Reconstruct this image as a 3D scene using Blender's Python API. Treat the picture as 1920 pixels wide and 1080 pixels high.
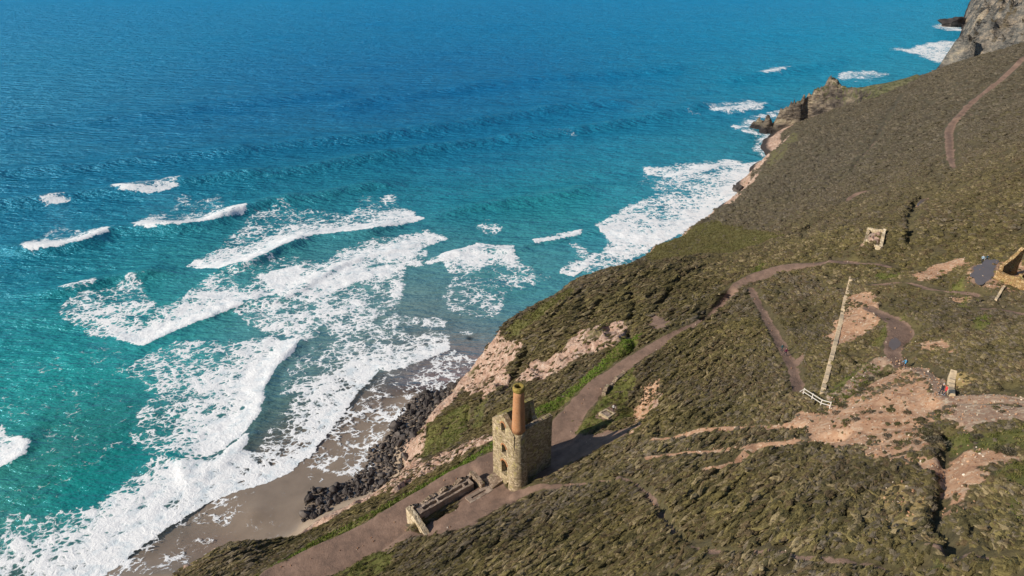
import bpy, bmesh, math, random
import numpy as np
from mathutils import Vector, Matrix, noise as mnoise

sc = bpy.context.scene
for o in list(bpy.data.objects):
    bpy.data.objects.remove(o)
COL = sc.collection
R = math.radians
random.seed(7)
rng = np.random.default_rng(11)

# ------------------------------------------------------------------ camera, sky, sun, exposure
CAM_Z = 128.0
cam_data = bpy.data.cameras.new('camera')
cam_data.sensor_width = 36.0
cam_data.lens = 24.0
cam_data.clip_start = 1.0
cam_data.clip_end = 30000.0
cam = bpy.data.objects.new('camera', cam_data)
COL.objects.link(cam)
cam.location = (0, 0, CAM_Z)
cam.rotation_euler = (R(90 - 28), 0, 0)
sc.camera = cam

SUN_AZ = R(250)          # clockwise from +Y (the viewing direction)
SUN_EL = R(29)
world = bpy.data.worlds.new('World')
sc.world = world
world.use_nodes = True
wn = world.node_tree.nodes
bg = wn['Background']
sky = wn.new('ShaderNodeTexSky')
sky.sky_type = 'NISHITA'
sky.sun_disc = False
sky.sun_elevation = SUN_EL
sky.sun_rotation = SUN_AZ
sky.altitude = 50
sky.air_density = 1.0
sky.dust_density = 0.2
sky.ozone_density = 1.6
world.node_tree.links.new(sky.outputs['Color'], bg.inputs['Color'])
bg.inputs['Strength'].default_value = 0.095

sun_data = bpy.data.lights.new('sun', 'SUN')
sun_data.energy = 5.0
sun_data.angle = R(0.6)
sun_data.color = (1.0, 0.90, 0.76)
sun = bpy.data.objects.new('sun', sun_data)
COL.objects.link(sun)
sd = Vector((math.sin(SUN_AZ) * math.cos(SUN_EL), math.cos(SUN_AZ) * math.cos(SUN_EL), math.sin(SUN_EL)))
sun.rotation_euler = sd.to_track_quat('Z', 'Y').to_euler()
sun.location = (-80, -40, 160)

vs = sc.view_settings
vs.view_transform = 'Standard'
vs.look = 'None'
vs.exposure = 0.0
vs.gamma = 1.0
vs.use_curve_mapping = False
sc.cycles.max_bounces = 5
sc.cycles.diffuse_bounces = 2
sc.cycles.glossy_bounces = 2
sc.cycles.transparent_max_bounces = 6
sc.cycles.use_denoising = True

# ------------------------------------------------------------------ the survey: metres, x right, y away, z above the sea
CONTROL = [(-117.07, 118.92, -3.0), (-116.14, 108.33, -1.6), (-116.86, 131.75, -3.5), (-91.76, 104.75, 0.1), (-74.91, 104.8, 0.9), (-75.95, 128.44, -0.2), (-62.83, 122.13, 0.8), (-58.04, 142.2, -0.2), (-53.59, 113.34, 1.4),
 (-56.07, 109.61, 1.8), (-50.35, 115.36, 1.8), (-50.5, 127.54, 0.7), (-44.4, 139.68, 0.2), (-40.07, 155.38, 0.0), (-29.63, 170.6, 0.0), (-19.97, 194.9, -0.3), (-45.12, 183.09, -0.8), (-14.95, 202.43, -0.8),
 (-58.49, 166.85, -1.2), (-47.06, 117.65, 2.5), (-41.35, 120.86, 3.0), (-34.24, 124.74, 3.5), (-29.54, 130.24, 3.5), (-27.91, 136.07, 3.5), (-24.83, 151.73, 3.0), (-19.18, 165.29, 3.0), (-15.34, 174.95, 2.5),
 (-52.42, 94.11, 22.0), (-57.73, 92.55, 21.0), (-62.61, 89.63, 19.0), (-45.36, 83.28, 27.0), (-45.26, 87.87, 25.0), (-51.28, 85.51, 25.0), (-45.08, 102.77, 14.0), (-38.36, 81.34, 32.0), (-36.95, 100.11, 20.0),
 (-29.79, 84.98, 34.0), (-31.4, 105.17, 20.0), (-24.57, 87.81, 35.5), (-21.04, 99.9, 29.0), (-25.96, 112.61, 18.0), (-24.03, 127.18, 13.0), (-22.04, 138.53, 13.0), (-12.44, 145.32, 16.0), (-19.84, 121.8, 19.0),
 (-12.23, 121.43, 23.0), (-10.61, 134.36, 19.0), (-6.76, 123.82, 26.0), (-11.93, 106.17, 32.0), (-20.14, 107.95, 26.0), (-34.37, 75.65, 36.0), (-28.09, 78.6, 36.5), (-21.57, 82.15, 37.5), (-17.33, 91.17, 37.0),
 (-14.59, 84.85, 39.0), (-8.94, 96.4, 38.5), (-10.5, 91.11, 39.0), (-3.56, 100.37, 39.5), (-3.4, 94.09, 40.0), (-0.48, 91.19, 40.2), (4.0, 98.5, 40.5), (4.33, 109.93, 39.5), (8.71, 102.63, 41.5), (9.85, 112.12, 40.5),
 (14.68, 112.39, 43.0), (9.79, 95.95, 41.5), (16.38, 103.18, 43.0), (22.64, 119.94, 45.0), (23.49, 110.62, 45.0), (19.85, 106.8, 44.0), (29.59, 124.86, 46.5), (24.8, 105.15, 44.0), (-9.06, 84.49, 40.0),
 (-2.78, 87.87, 40.3), (-14.0, 79.78, 39.5), (-23.12, 76.26, 38.0), (-18.26, 73.55, 40.0), (-16.29, 77.8, 40.5), (2.3, 87.29, 41.5), (5.52, 88.28, 43.0), (12.89, 90.13, 46.5), (21.49, 95.93, 48.0), (27.93, 103.14, 50.0),
 (30.14, 111.59, 49.5), (-5.16, 79.26, 42.5), (-10.04, 76.1, 43.0), (-7.46, 140.16, 22.0), (-3.67, 154.95, 19.0), (-9.49, 167.63, 12.0), (-7.72, 173.12, 15.0), (-2.31, 166.6, 22.0), (-4.02, 175.71, 20.0),
 (2.84, 154.02, 30.0), (0.0, 176.95, 23.0), (6.5, 180.9, 25.0), (17.09, 192.99, 25.0), (26.75, 203.19, 24.0), (36.67, 209.97, 23.0), (5.35, 141.62, 30.0), (13.35, 144.59, 36.0), (16.8, 127.16, 40.0), (0.0, 127.56, 30.0),
 (10.78, 125.23, 37.0), (22.02, 151.68, 38.0), (31.65, 161.26, 39.0), (27.85, 138.29, 43.0), (39.85, 154.01, 43.0), (49.79, 178.76, 40.0), (41.58, 199.07, 30.0), (47.51, 139.26, 49.0), (40.79, 131.63, 48.5),
 (62.61, 171.98, 45.0), (61.71, 149.93, 52.0), (44.61, 223.78, 20.0), (54.81, 236.84, 20.0), (73.92, 257.77, 20.0), (60.44, 220.13, 27.0), (75.23, 204.7, 36.0), (84.48, 190.86, 44.0), (56.13, 140.67, 52.5),
 (50.88, 108.01, 57.5), (41.66, 114.69, 52.5), (34.01, 104.59, 52.0), (40.75, 95.96, 56.0), (46.8, 90.01, 61.0), (47.94, 85.27, 63.0), (68.71, 123.21, 60.0), (76.27, 146.53, 57.0), (83.5, 135.4, 62.0),
 (86.65, 149.64, 62.0), (62.33, 89.9, 66.5), (69.39, 104.31, 65.0), (68.52, 111.52, 63.0), (54.92, 87.41, 65.5), (56.89, 73.07, 73.0), (54.25, 75.97, 71.0), (58.97, 70.08, 75.0), (61.96, 67.44, 77.0),
 (93.43, 121.94, 69.5), (89.23, 110.3, 71.0), (82.17, 96.94, 72.0), (75.0, 101.22, 69.0), (65.73, 83.65, 72.0), (3.16, 72.17, 48.5), (-4.42, 65.67, 50.5), (8.98, 56.84, 60.0), (10.98, 73.52, 52.5), (22.69, 75.93, 57.5),
 (18.57, 58.55, 63.5), (22.83, 45.97, 73.0), (33.2, 74.3, 62.0), (42.88, 72.93, 67.0), (33.7, 53.56, 73.0), (44.39, 58.79, 75.0), (32.81, 39.28, 81.0), (37.24, 35.11, 86.0), (49.03, 50.62, 81.0), (40.63, 45.13, 81.0),
 (0.0, 59.79, 55.0), (86.78, 273.66, 20.0), (106.59, 300.86, 18.0), (125.87, 335.41, 16.0), (141.97, 365.88, 18.0), (164.98, 400.24, 19.0), (176.01, 378.97, 26.0), (197.73, 396.31, 31.0), (208.34, 389.87, 38.0),
 (229.63, 405.18, 44.0), (268.79, 434.79, 52.0), (315.45, 442.33, 64.0), (97.3, 215.47, 42.0), (95.51, 243.03, 31.0), (138.19, 268.37, 44.0), (126.69, 277.98, 34.0), (101.9, 190.42, 52.0), (126.45, 209.97, 57.0),
 (132.9, 175.72, 73.0), (171.92, 235.89, 73.0), (233.67, 331.12, 73.0), (161.68, 249.69, 60.0), (115.66, 177.14, 62.0), (108.15, 145.32, 70.0), (181.29, 313.69, 50.0), (-13.06, 180.74, -1.0), (-21.09, 192.2, -6.0),
 (-11.13, 185.87, -1.0), (-19.16, 197.34, -6.0), (-8.18, 188.64, -1.0), (-16.21, 200.1, -6.0), (-2.39, 193.6, -1.0), (-10.42, 205.07, -6.0), (8.2, 205.68, -1.0), (0.17, 217.15, -6.0), (18.21, 215.38, -1.0),
 (10.18, 226.85, -6.0), (28.49, 221.65, -1.0), (20.46, 233.12, -6.0), (37.5, 233.93, -1.0), (29.47, 245.4, -6.0), (47.69, 247.0, -1.0), (39.66, 258.47, -6.0), (66.81, 267.92, -1.0), (58.78, 279.39, -6.0),
 (79.67, 283.81, -1.0), (71.64, 295.28, -6.0), (100.19, 310.01, -1.0), (92.16, 321.47, -6.0), (120.18, 343.54, -1.0), (112.15, 355.01, -6.0), (135.57, 375.02, -1.0), (127.54, 386.49, -6.0), (158.23, 409.89, -1.0),
 (150.2, 421.35, -6.0), (183.2, 435.27, 14.0), (223.33, 459.27, 22.0), (255.4, 474.48, 25.0), (300.2, 478.52, 35.0), (-66.72, 100.91, 2.2), (-61.83, 103.82, 2.2), (-56.52, 105.39, 2.2), (-75.0, 60.0, 22.0),
 (-60.0, 75.0, 26.0), (-40.0, 55.0, 38.0), (-20.0, 40.0, 52.0), (10.0, 25.0, 72.0), (45.0, 20.0, 90.0), (90.0, 40.0, 98.0), (120.0, 80.0, 95.0), (170.0, 140.0, 92.0), (230.0, 220.0, 95.0), (330.0, 330.0, 95.0),
 (400.0, 420.0, 90.0), (-95.0, 85.0, 4.0), (-112.0, 104.0, -1.2), (-135.0, 130.0, -4.0), (-80.0, 150.0, -2.0), (-40.0, 185.0, -3.0), (-100.0, 220.0, -7.0), (-20.0, 240.0, -7.0), (40.0, 290.0, -9.0),
 (100.0, 390.0, -10.0)]
RIDGE = [(171.5, 482.8, 1.5), (178.91, 477.07, 9.0), (186.71, 470.63, 15.0), (196.76, 471.33, 21.0), (208.59, 476.8, 27.0), (220.02, 480.03, 31.0), (224.31, 461.58, 33.0), (232.14, 447.04, 38.0), (238.53, 435.07, 43.0),
 (247.18, 428.95, 48.0)]
RIDGE_FOOT = [(171.48, 481.14, -1.5), (177.62, 478.75, -2.0), (188.96, 478.75, -2.0), (200.3, 478.75, -2.0)]
PROMONTORY = [(182.25, 473.26, 4.0), (190.79, 467.04, 6.0), (197.45, 466.81, 9.0), (206.97, 465.76, 14.0), (208.76, 461.45, 6.0), (218.15, 440.44, 27.0), (214.64, 462.25, 22.0), (219.98, 419.53, 35.0), (235.86, 416.34, 42.0),
 (217.04, 447.41, 15.0), (222.21, 416.87, 34.0), (201.88, 472.56, 16.0), (161.5, 484.1, -5), (153.5, 472.1, -9), (159.5, 504.1, -6), (173.4, 465.3, -7), (186.6, 465.3, -7), (199.8, 465.3, -7)]
FAR_COAST = [(426.09, 694.53), (467.24, 751.0), (511.97, 824.01), (563.5, 906.76), (615.39, 990.21), (679.14, 1095.69), (769.13, 1240.63), (886.8, 1426.8)]
PATHS = [('track', [(-37.5, 74.11, 7.5), (-29.73, 78.0, 8), (-23.44, 82.3, 7.5), (-17.69, 87.09, 6.5), (-10.65, 92.8, 6), (-3.46, 96.55, 6)], 'path', 0.15),
 ('track',
  [(-3.46, 96.55, 6), (4.06, 100.75, 5), (8.74, 103.09, 6), (12.22, 108.41, 5), (17.77, 116.06, 4), (22.64, 119.94, 3.4), (29.59, 124.86, 2.8), (35.79, 129.04, 2), (42.28, 132.95, 1.6), (48.22, 139.66, 1.9),
   (55.26, 147.27, 3), (61.71, 149.93, 4.6), (68.45, 151.25, 3.6), (74.67, 148.4, 3), (79.53, 143.53, 2)],
  'path', 0.3),
 ('footpath', [(76.14, 146.21, 1.6), (80.07, 139.73, 1.3), (83.35, 134.67, 1.0)], 'path', 0.1),
 ('footpath', [(56.54, 142.64, 1.6), (54.68, 129.31, 1.9), (52.79, 117.23, 2), (50.93, 106.1, 2), (49.39, 98.9, 2), (46.8, 90.01, 1.8)], 'path', 0.45),
 ('footpath', [(236.91, 327.59, 2.8), (212.82, 305.45, 2.6), (194.67, 290.17, 2.4), (178.07, 271.93, 2.6), (163.78, 253.4, 2.8), (140.52, 213.26, 2.2), (132.11, 197.16, 1.2)], 'path', 0.3),
 ('footpath', [(175.18, 267.02, 1.2), (179.47, 256.73, 1.2), (183.09, 245.78, 1.2)], 'path', 0.1),
 ('footpath', [(218.94, 388.87, 0.9), (182.05, 330.88, 0.9), (158.39, 292.57, 1), (138.28, 264.4, 1), (129.49, 250.73, 0.9)], 'dark', 0.6),
 ('footpath', [(108.78, 208.44, 1.8), (112.84, 212.09, 1.8), (117.33, 210.07, 1.3), (120.97, 202.46, 1)], 'path', 0.3),
 ('footpath', [(74.57, 125.89, 1.0), (79.33, 123.33, 1.2), (80.56, 116.73, 1.2), (83.94, 108.06, 1.2)], 'path', 0.15), ('footpath', [(79.14, 100.05, 1), (81.72, 98.67, 1.2), (82.47, 94.66, 1.2)], 'path', 0.1),
 ('footpath',
  [(62.39, 66.44, 2.6), (61.17, 68.83, 2.6), (59.26, 70.52, 2.4), (56.95, 72.25, 2.6), (59.38, 77.59, 2.4), (60.9, 83.09, 2.4), (62.09, 89.12, 2.6), (60.55, 92.73, 2.8), (54.29, 87.65, 2.2), (49.15, 83.88, 2)], 'gravel',
  0.2),
 ('footpath', [(61.93, 90.14, 2.5), (63.77, 96.39, 2.6), (68.23, 102.12, 4), (69.6, 107.81, 3.2), (68.84, 114.1, 2)], 'path', 0.15),
 ('footpath', [(1.38, 86.84, 1.8), (5.02, 87.22, 1.8), (8.79, 84.1, 1.5), (11.93, 81.65, 1.2), (16.29, 78.28, 1.0)], 'path', 0.25),
 ('footpath',
  [(16.29, 78.28, 0.7), (18.07, 75.34, 0.7), (18.82, 69.9, 0.8), (19.18, 65.24, 0.8), (19.3, 60.28, 0.6), (19.79, 54.25, 0.7), (21.09, 51.25, 0.9), (23.31, 48.64, 0.8), (25.37, 47.53, 0.8), (26.85, 45.32, 0.9),
   (29.23, 43.52, 0.8), (31.44, 41.14, 0.7), (31.99, 39.19, 0.7)],
  'path', 0.3),
 ('footpath', [(35.02, 40.41, 0.9), (35.89, 38.8, 1.2), (36.88, 37.07, 1.2), (38.72, 35.63, 1.2)], 'path', 0.2),
 ('footpath', [(23.73, 89.36, 0.9), (28.01, 87.73, 1.2), (31.82, 86.58, 1.4), (36.35, 83.28, 1.3), (38.58, 81.04, 1.2), (41.08, 78.14, 1.2)], 'scree', 0.2),
 ('footpath', [(21.29, 81.73, 1), (26.66, 79.55, 1.3), (30.46, 76.97, 1.4), (34.86, 74.97, 1.4), (38.98, 73.17, 1.4), (43.51, 71.51, 1.4)], 'scree', 0.25),
 ('footpath', [(26.71, 71.83, 0.8), (30.32, 72.13, 1.1), (34.04, 74.65, 1.2)], 'scree', 0.2)]
DITCHES = [([(33.11, 170.44, 1.6), (31.95, 156.4, 1.6), (29.26, 145.27, 1.6)], 1.0), ([(63.81, 177.88, 1.5), (56.48, 175.74, 1.5), (49.39, 171.24, 1.6), (41.65, 159.22, 1.8), (35.04, 146.66, 1.6)], 1.0),
 ([(31.81, 176.44, 1.3), (24.07, 163.14, 1.4), (19.45, 153.1, 1.4)], 0.8), ([(23.87, 180.57, 1.3), (14.99, 167.25, 1.4), (8.61, 157.5, 1.4)], 0.8),
 ([(74.0, 168.75, 1.4), (67.27, 177.25, 1.6), (52.21, 188.23, 1.4), (42.68, 188.61, 1.3), (35.64, 176.61, 1.3)], 0.8), ([(100.47, 200.25, 1.6), (90.59, 194.8, 1.8), (88.51, 191.2, 1.8), (82.51, 174.29, 2)], 0.9),
 ([(119.74, 183.51, 2.2), (116.06, 182.72, 2.4), (108.0, 172.43, 2.6), (98.63, 157.18, 2.4), (92.76, 145.58, 2.2), (90.37, 143.07, 1.6)], 1.0),
 ([(52.07, 64.01, 1.4), (47.93, 57.2, 1.6), (44.05, 51.64, 1.6), (40.75, 47.29, 1.4), (38.24, 44.15, 1.2)], 0.9), ([(27.85, 138.29, 2.2), (27.21, 128.7, 2.4), (24.9, 125.86, 2)], 1.2),
 ([(52.85, 145.38, 2.2), (48.54, 140.84, 2.6), (44.13, 135.56, 2.4)], 1.1), ([(4.19, 150.57, 2), (2.05, 144.68, 2), (-1.32, 137.66, 2)], 1.4), ([(-10.99, 141.09, 0.8), (-11.32, 137.22, 0.9), (-9.96, 128.66, 0.8)], 0.7),
 ([(38.2, 43.45, 1.2), (37.24, 40.81, 1.4), (35.94, 38.87, 1.2)], 0.8), ([(18.82, 69.9, 0.8), (19.24, 64.03, 0.9), (19.96, 54.88, 0.8)], 0.4)]
PATCHES = [('path', 1,
  [(-14.99, 80.59), (-9.26, 87.29), (-5.25, 91.59), (-3.39, 93.41), (0.0, 89.66), (2.33, 88.88), (0.0, 84.49), (-5.25, 81.08), (-9.37, 77.89), (-13.29, 77.89), (-16.29, 77.8), (-18.74, 76.46), (-22.57, 77.93),
   (-24.52, 83.02)]),
 ('path', 1, [(2.34, 89.33), (6.5, 89.48), (13.38, 94.08), (19.49, 94.97), (21.92, 98.2), (17.01, 100.29), (12.7, 101.72), (10.38, 104.69), (8.35, 105.26), (4.0, 98.5)]),
 ('grass', 0.95, [(11.54, 103.6), (15.3, 107.73), (18.21, 112.43), (22.97, 118.49), (26.35, 119.26), (24.99, 112.65), (21.72, 109.03), (23.53, 106.79), (20.45, 103.53), (16.27, 102.29), (13.15, 101.08)]),
 ('path', 0.75, [(16.8, 107.25), (20.05, 108.37), (21.67, 106.27), (19.47, 103.78), (17.36, 104.74)]),
 ('scree', 1, [(25.74, 112.15), (28.72, 110.82), (27.85, 105.87), (24.42, 99.14), (21.17, 94.21), (21.75, 100.8), (24.54, 106.74)]),
 ('grass', 0.9, [(-26.23, 135.27), (-24.77, 139.44), (-23.31, 149.84), (-12.5, 146.13), (-10.78, 137.36), (-10.62, 130.58), (-12.3, 122.26), (-17.1, 120.25), (-21.11, 121.56)]),
 ('grass', 0.55, [(-10.11, 137.73), (-6.01, 137.66), (-5.3, 128.38), (-6.76, 123.82), (-9.45, 126.68)]),
 ('rock', 1,
  [(-28.64, 131.73), (-26.46, 134.81), (-19.59, 119.99), (-11.97, 118.65), (-4.02, 115.66), (-4.05, 106.13), (-10.77, 105.66), (-17.35, 104.73), (-23.95, 103.36), (-33.67, 117.52), (-40.71, 118.7), (-45.32, 116.38),
   (-40.27, 121.81), (-32.17, 127.91)]),
 ('rock', 1, [(-14.16, 159.67), (-14.15, 168.54), (-11.88, 194.47), (-9.98, 206.78), (-4.72, 170.59), (-0.74, 158.77), (-1.11, 146.15), (0.0, 138.42), (-7.43, 139.41)]),
 ('rock', 0.8, [(16.85, 147.17), (27.06, 145.16), (28.31, 133.79), (23.14, 131.09), (16.28, 133.86), (9.94, 130.86), (3.21, 134.29), (0.0, 140.43), (5.4, 143.67), (11.91, 142.37)]),
 ('path', 0.9, [(32.32, 139.19), (35.14, 145.22), (36.85, 137.48), (35.35, 133.38), (32.73, 135.08)]), ('path', 0.9, [(49.83, 102.4), (52.22, 103.48), (50.84, 98.87), (48.62, 96.09)]),
 ('grass', 0.62, [(52.48, 274.4), (60.63, 286.88), (74.64, 301.5), (73.32, 255.48), (79.15, 247.63), (81.55, 219.03), (85.82, 194.27), (71.91, 190.46), (55.76, 195.57), (45.64, 202.36)]),
 ('grass', 0.5, [(126.12, 330.35), (140.73, 365.75), (175.05, 429.79), (162.73, 376.43), (144.68, 351.14), (132.04, 330.26)]),
 ('grass', 0.6, [(-5.56, 172.13), (0.0, 172.61), (7.78, 173.21), (18.5, 181.79), (18.52, 173.73), (7.42, 163.5), (0.0, 164.21), (-3.83, 164.39)]),
 ('grass', 0.9, [(-31.73, 72.81), (-27.37, 75.77), (-22.57, 77.93), (-17.4, 76.41), (-18.37, 74.18), (-19.49, 71.19), (-21.68, 69.81)]),
 ('scree', 1,
  [(43.27, 82.95), (46.43, 82.01), (51.29, 84.56), (55.12, 86.33), (60.4, 87.61), (60.02, 81.07), (56.68, 72.53), (52.27, 66.17), (45.86, 57.25), (44.68, 60.2), (42.26, 60.84), (42.86, 66.41), (41.72, 69.12),
   (40.92, 76.1), (41.0, 79.68)]),
 ('gravel', 1, [(56.47, 71.47), (62.28, 66.3), (58.36, 61.08), (55.18, 61.95), (52.31, 60.98), (53.14, 65.24)]),
 ('scree', 0.9, [(68.91, 122.98), (72.24, 124.23), (72.51, 118.64), (68.23, 108.66), (65.15, 106.34), (61.17, 103.53), (56.4, 100.72), (56.93, 104.43), (61.97, 111.84)]),
 ('scree', 0.8, [(66.57, 97.44), (67.28, 93.03), (66.62, 84.98), (68.89, 89.51), (68.5, 94.53)]), ('straw', 1, [(38.4, 52.98), (40.79, 53.49), (41.4, 51.63), (36.9, 44.61), (35.6, 44.77), (34.82, 46.5), (36.84, 48.54)]),
 ('straw', 0.9, [(62.39, 79.96), (62.88, 77.6), (58.8, 71.52), (58.0, 72.92)]), ('scree', 0.9, [(43.15, 62.48), (45.8, 61.18), (46.89, 57.22), (44.55, 54.73), (43.2, 57.66), (41.86, 59.59)]),
 ('scree', 0.85, [(47.13, 55.99), (47.74, 53.51), (47.04, 49.81), (43.79, 47.78), (41.32, 46.8), (44.2, 51.49)]), ('scree', 0.9, [(48.34, 57.83), (52.35, 53.14), (50.86, 51.19), (48.79, 52.92), (47.14, 55.6)]),
 ('grass', 1, [(48.09, 51.41), (49.97, 51.9), (51.01, 51.07), (46.77, 45.55), (46.33, 47.28)]),
 ('grass', 0.7, [(53.68, 69.46), (52.97, 65.42), (52.63, 60.65), (57.03, 58.97), (52.93, 53.58), (49.75, 56.44), (48.49, 57.67), (50.4, 62.29)]),
 ('grass', 0.85, [(34.05, 39.13), (35.61, 39.82), (35.7, 38.52), (33.9, 36.79), (33.45, 37.22)]), ('grass', 0.6, [(45.56, 47.13), (46.42, 45.1), (42.34, 39.91), (41.54, 40.93)]),
 ('grass', 0.9, [(61.8, 98.53), (65.9, 103.38), (68.69, 106.7), (65.02, 99.48), (61.69, 95.8)]), ('grass', 0.85, [(49.03, 85.2), (52.69, 89.06), (57.78, 92.08), (57.09, 89.71), (51.01, 83.98), (48.25, 82.77)]),
 ('grass', 0.8, [(69.42, 110.54), (71.39, 108.24), (70.87, 105.53), (69.17, 107.67)]), ('grass', 0.8, [(76.0, 97.39), (78.88, 98.08), (76.63, 93.22), (73.98, 92.3)]),
 ('grass', 0.85, [(82.06, 114.5), (86.17, 115.29), (83.47, 110.1), (81.57, 110.61)]), ('grass', 0.75, [(90.36, 120.72), (94.69, 123.23), (95.16, 119.56), (91.53, 115.97), (89.3, 117.45)]),
 ('grass', 0.7, [(78.58, 131.96), (81.48, 129.39), (80.07, 124.74), (76.97, 126.6)]), ('grass', 0.6, [(78.06, 104.12), (81.04, 106.86), (81.98, 105.61), (78.55, 101.51)]),
 ('scree', 0.8, [(81.38, 125.32), (88.99, 128.33), (92.4, 127.42), (91.87, 123.24), (87.47, 120.59), (82.02, 119.34)]), ('scree', 0.7, [(80.36, 110.07), (84.33, 106.64), (81.75, 103.9), (78.91, 106.2)]),
 ('path', 0.7, [(68.67, 101.39), (67.24, 96.48), (64.66, 95.32), (65.37, 99.04)]), ('grass', 0.8, [(61.83, 157.55), (66.42, 163.02), (66.12, 158.6), (60.89, 151.15)]),
 ('rock', 0.9, [(84.35, 149.53), (90.98, 159.88), (90.06, 152.57), (85.83, 145.25)])]
VERGES = [[(-43.61, 77.4, 2.4), (-36.23, 80.9, 2.4), (-32.9, 85.4, 2.6), (-30.15, 86.23, 2.6), (-24.77, 88.66, 2.4), (-18.04, 95.4, 2), (-10.12, 98.42, 2), (-3.61, 102.28, 2)],
 [(3.28, 111.04, 3.2), (10.06, 115.18, 3.2), (16.0, 119.74, 2.6), (22.61, 127.34, 2.4), (28.16, 132.91, 2)], [(48.25, 82.77, 1), (52.6, 85.75, 1.2), (58.59, 91.3, 1)]]
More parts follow.
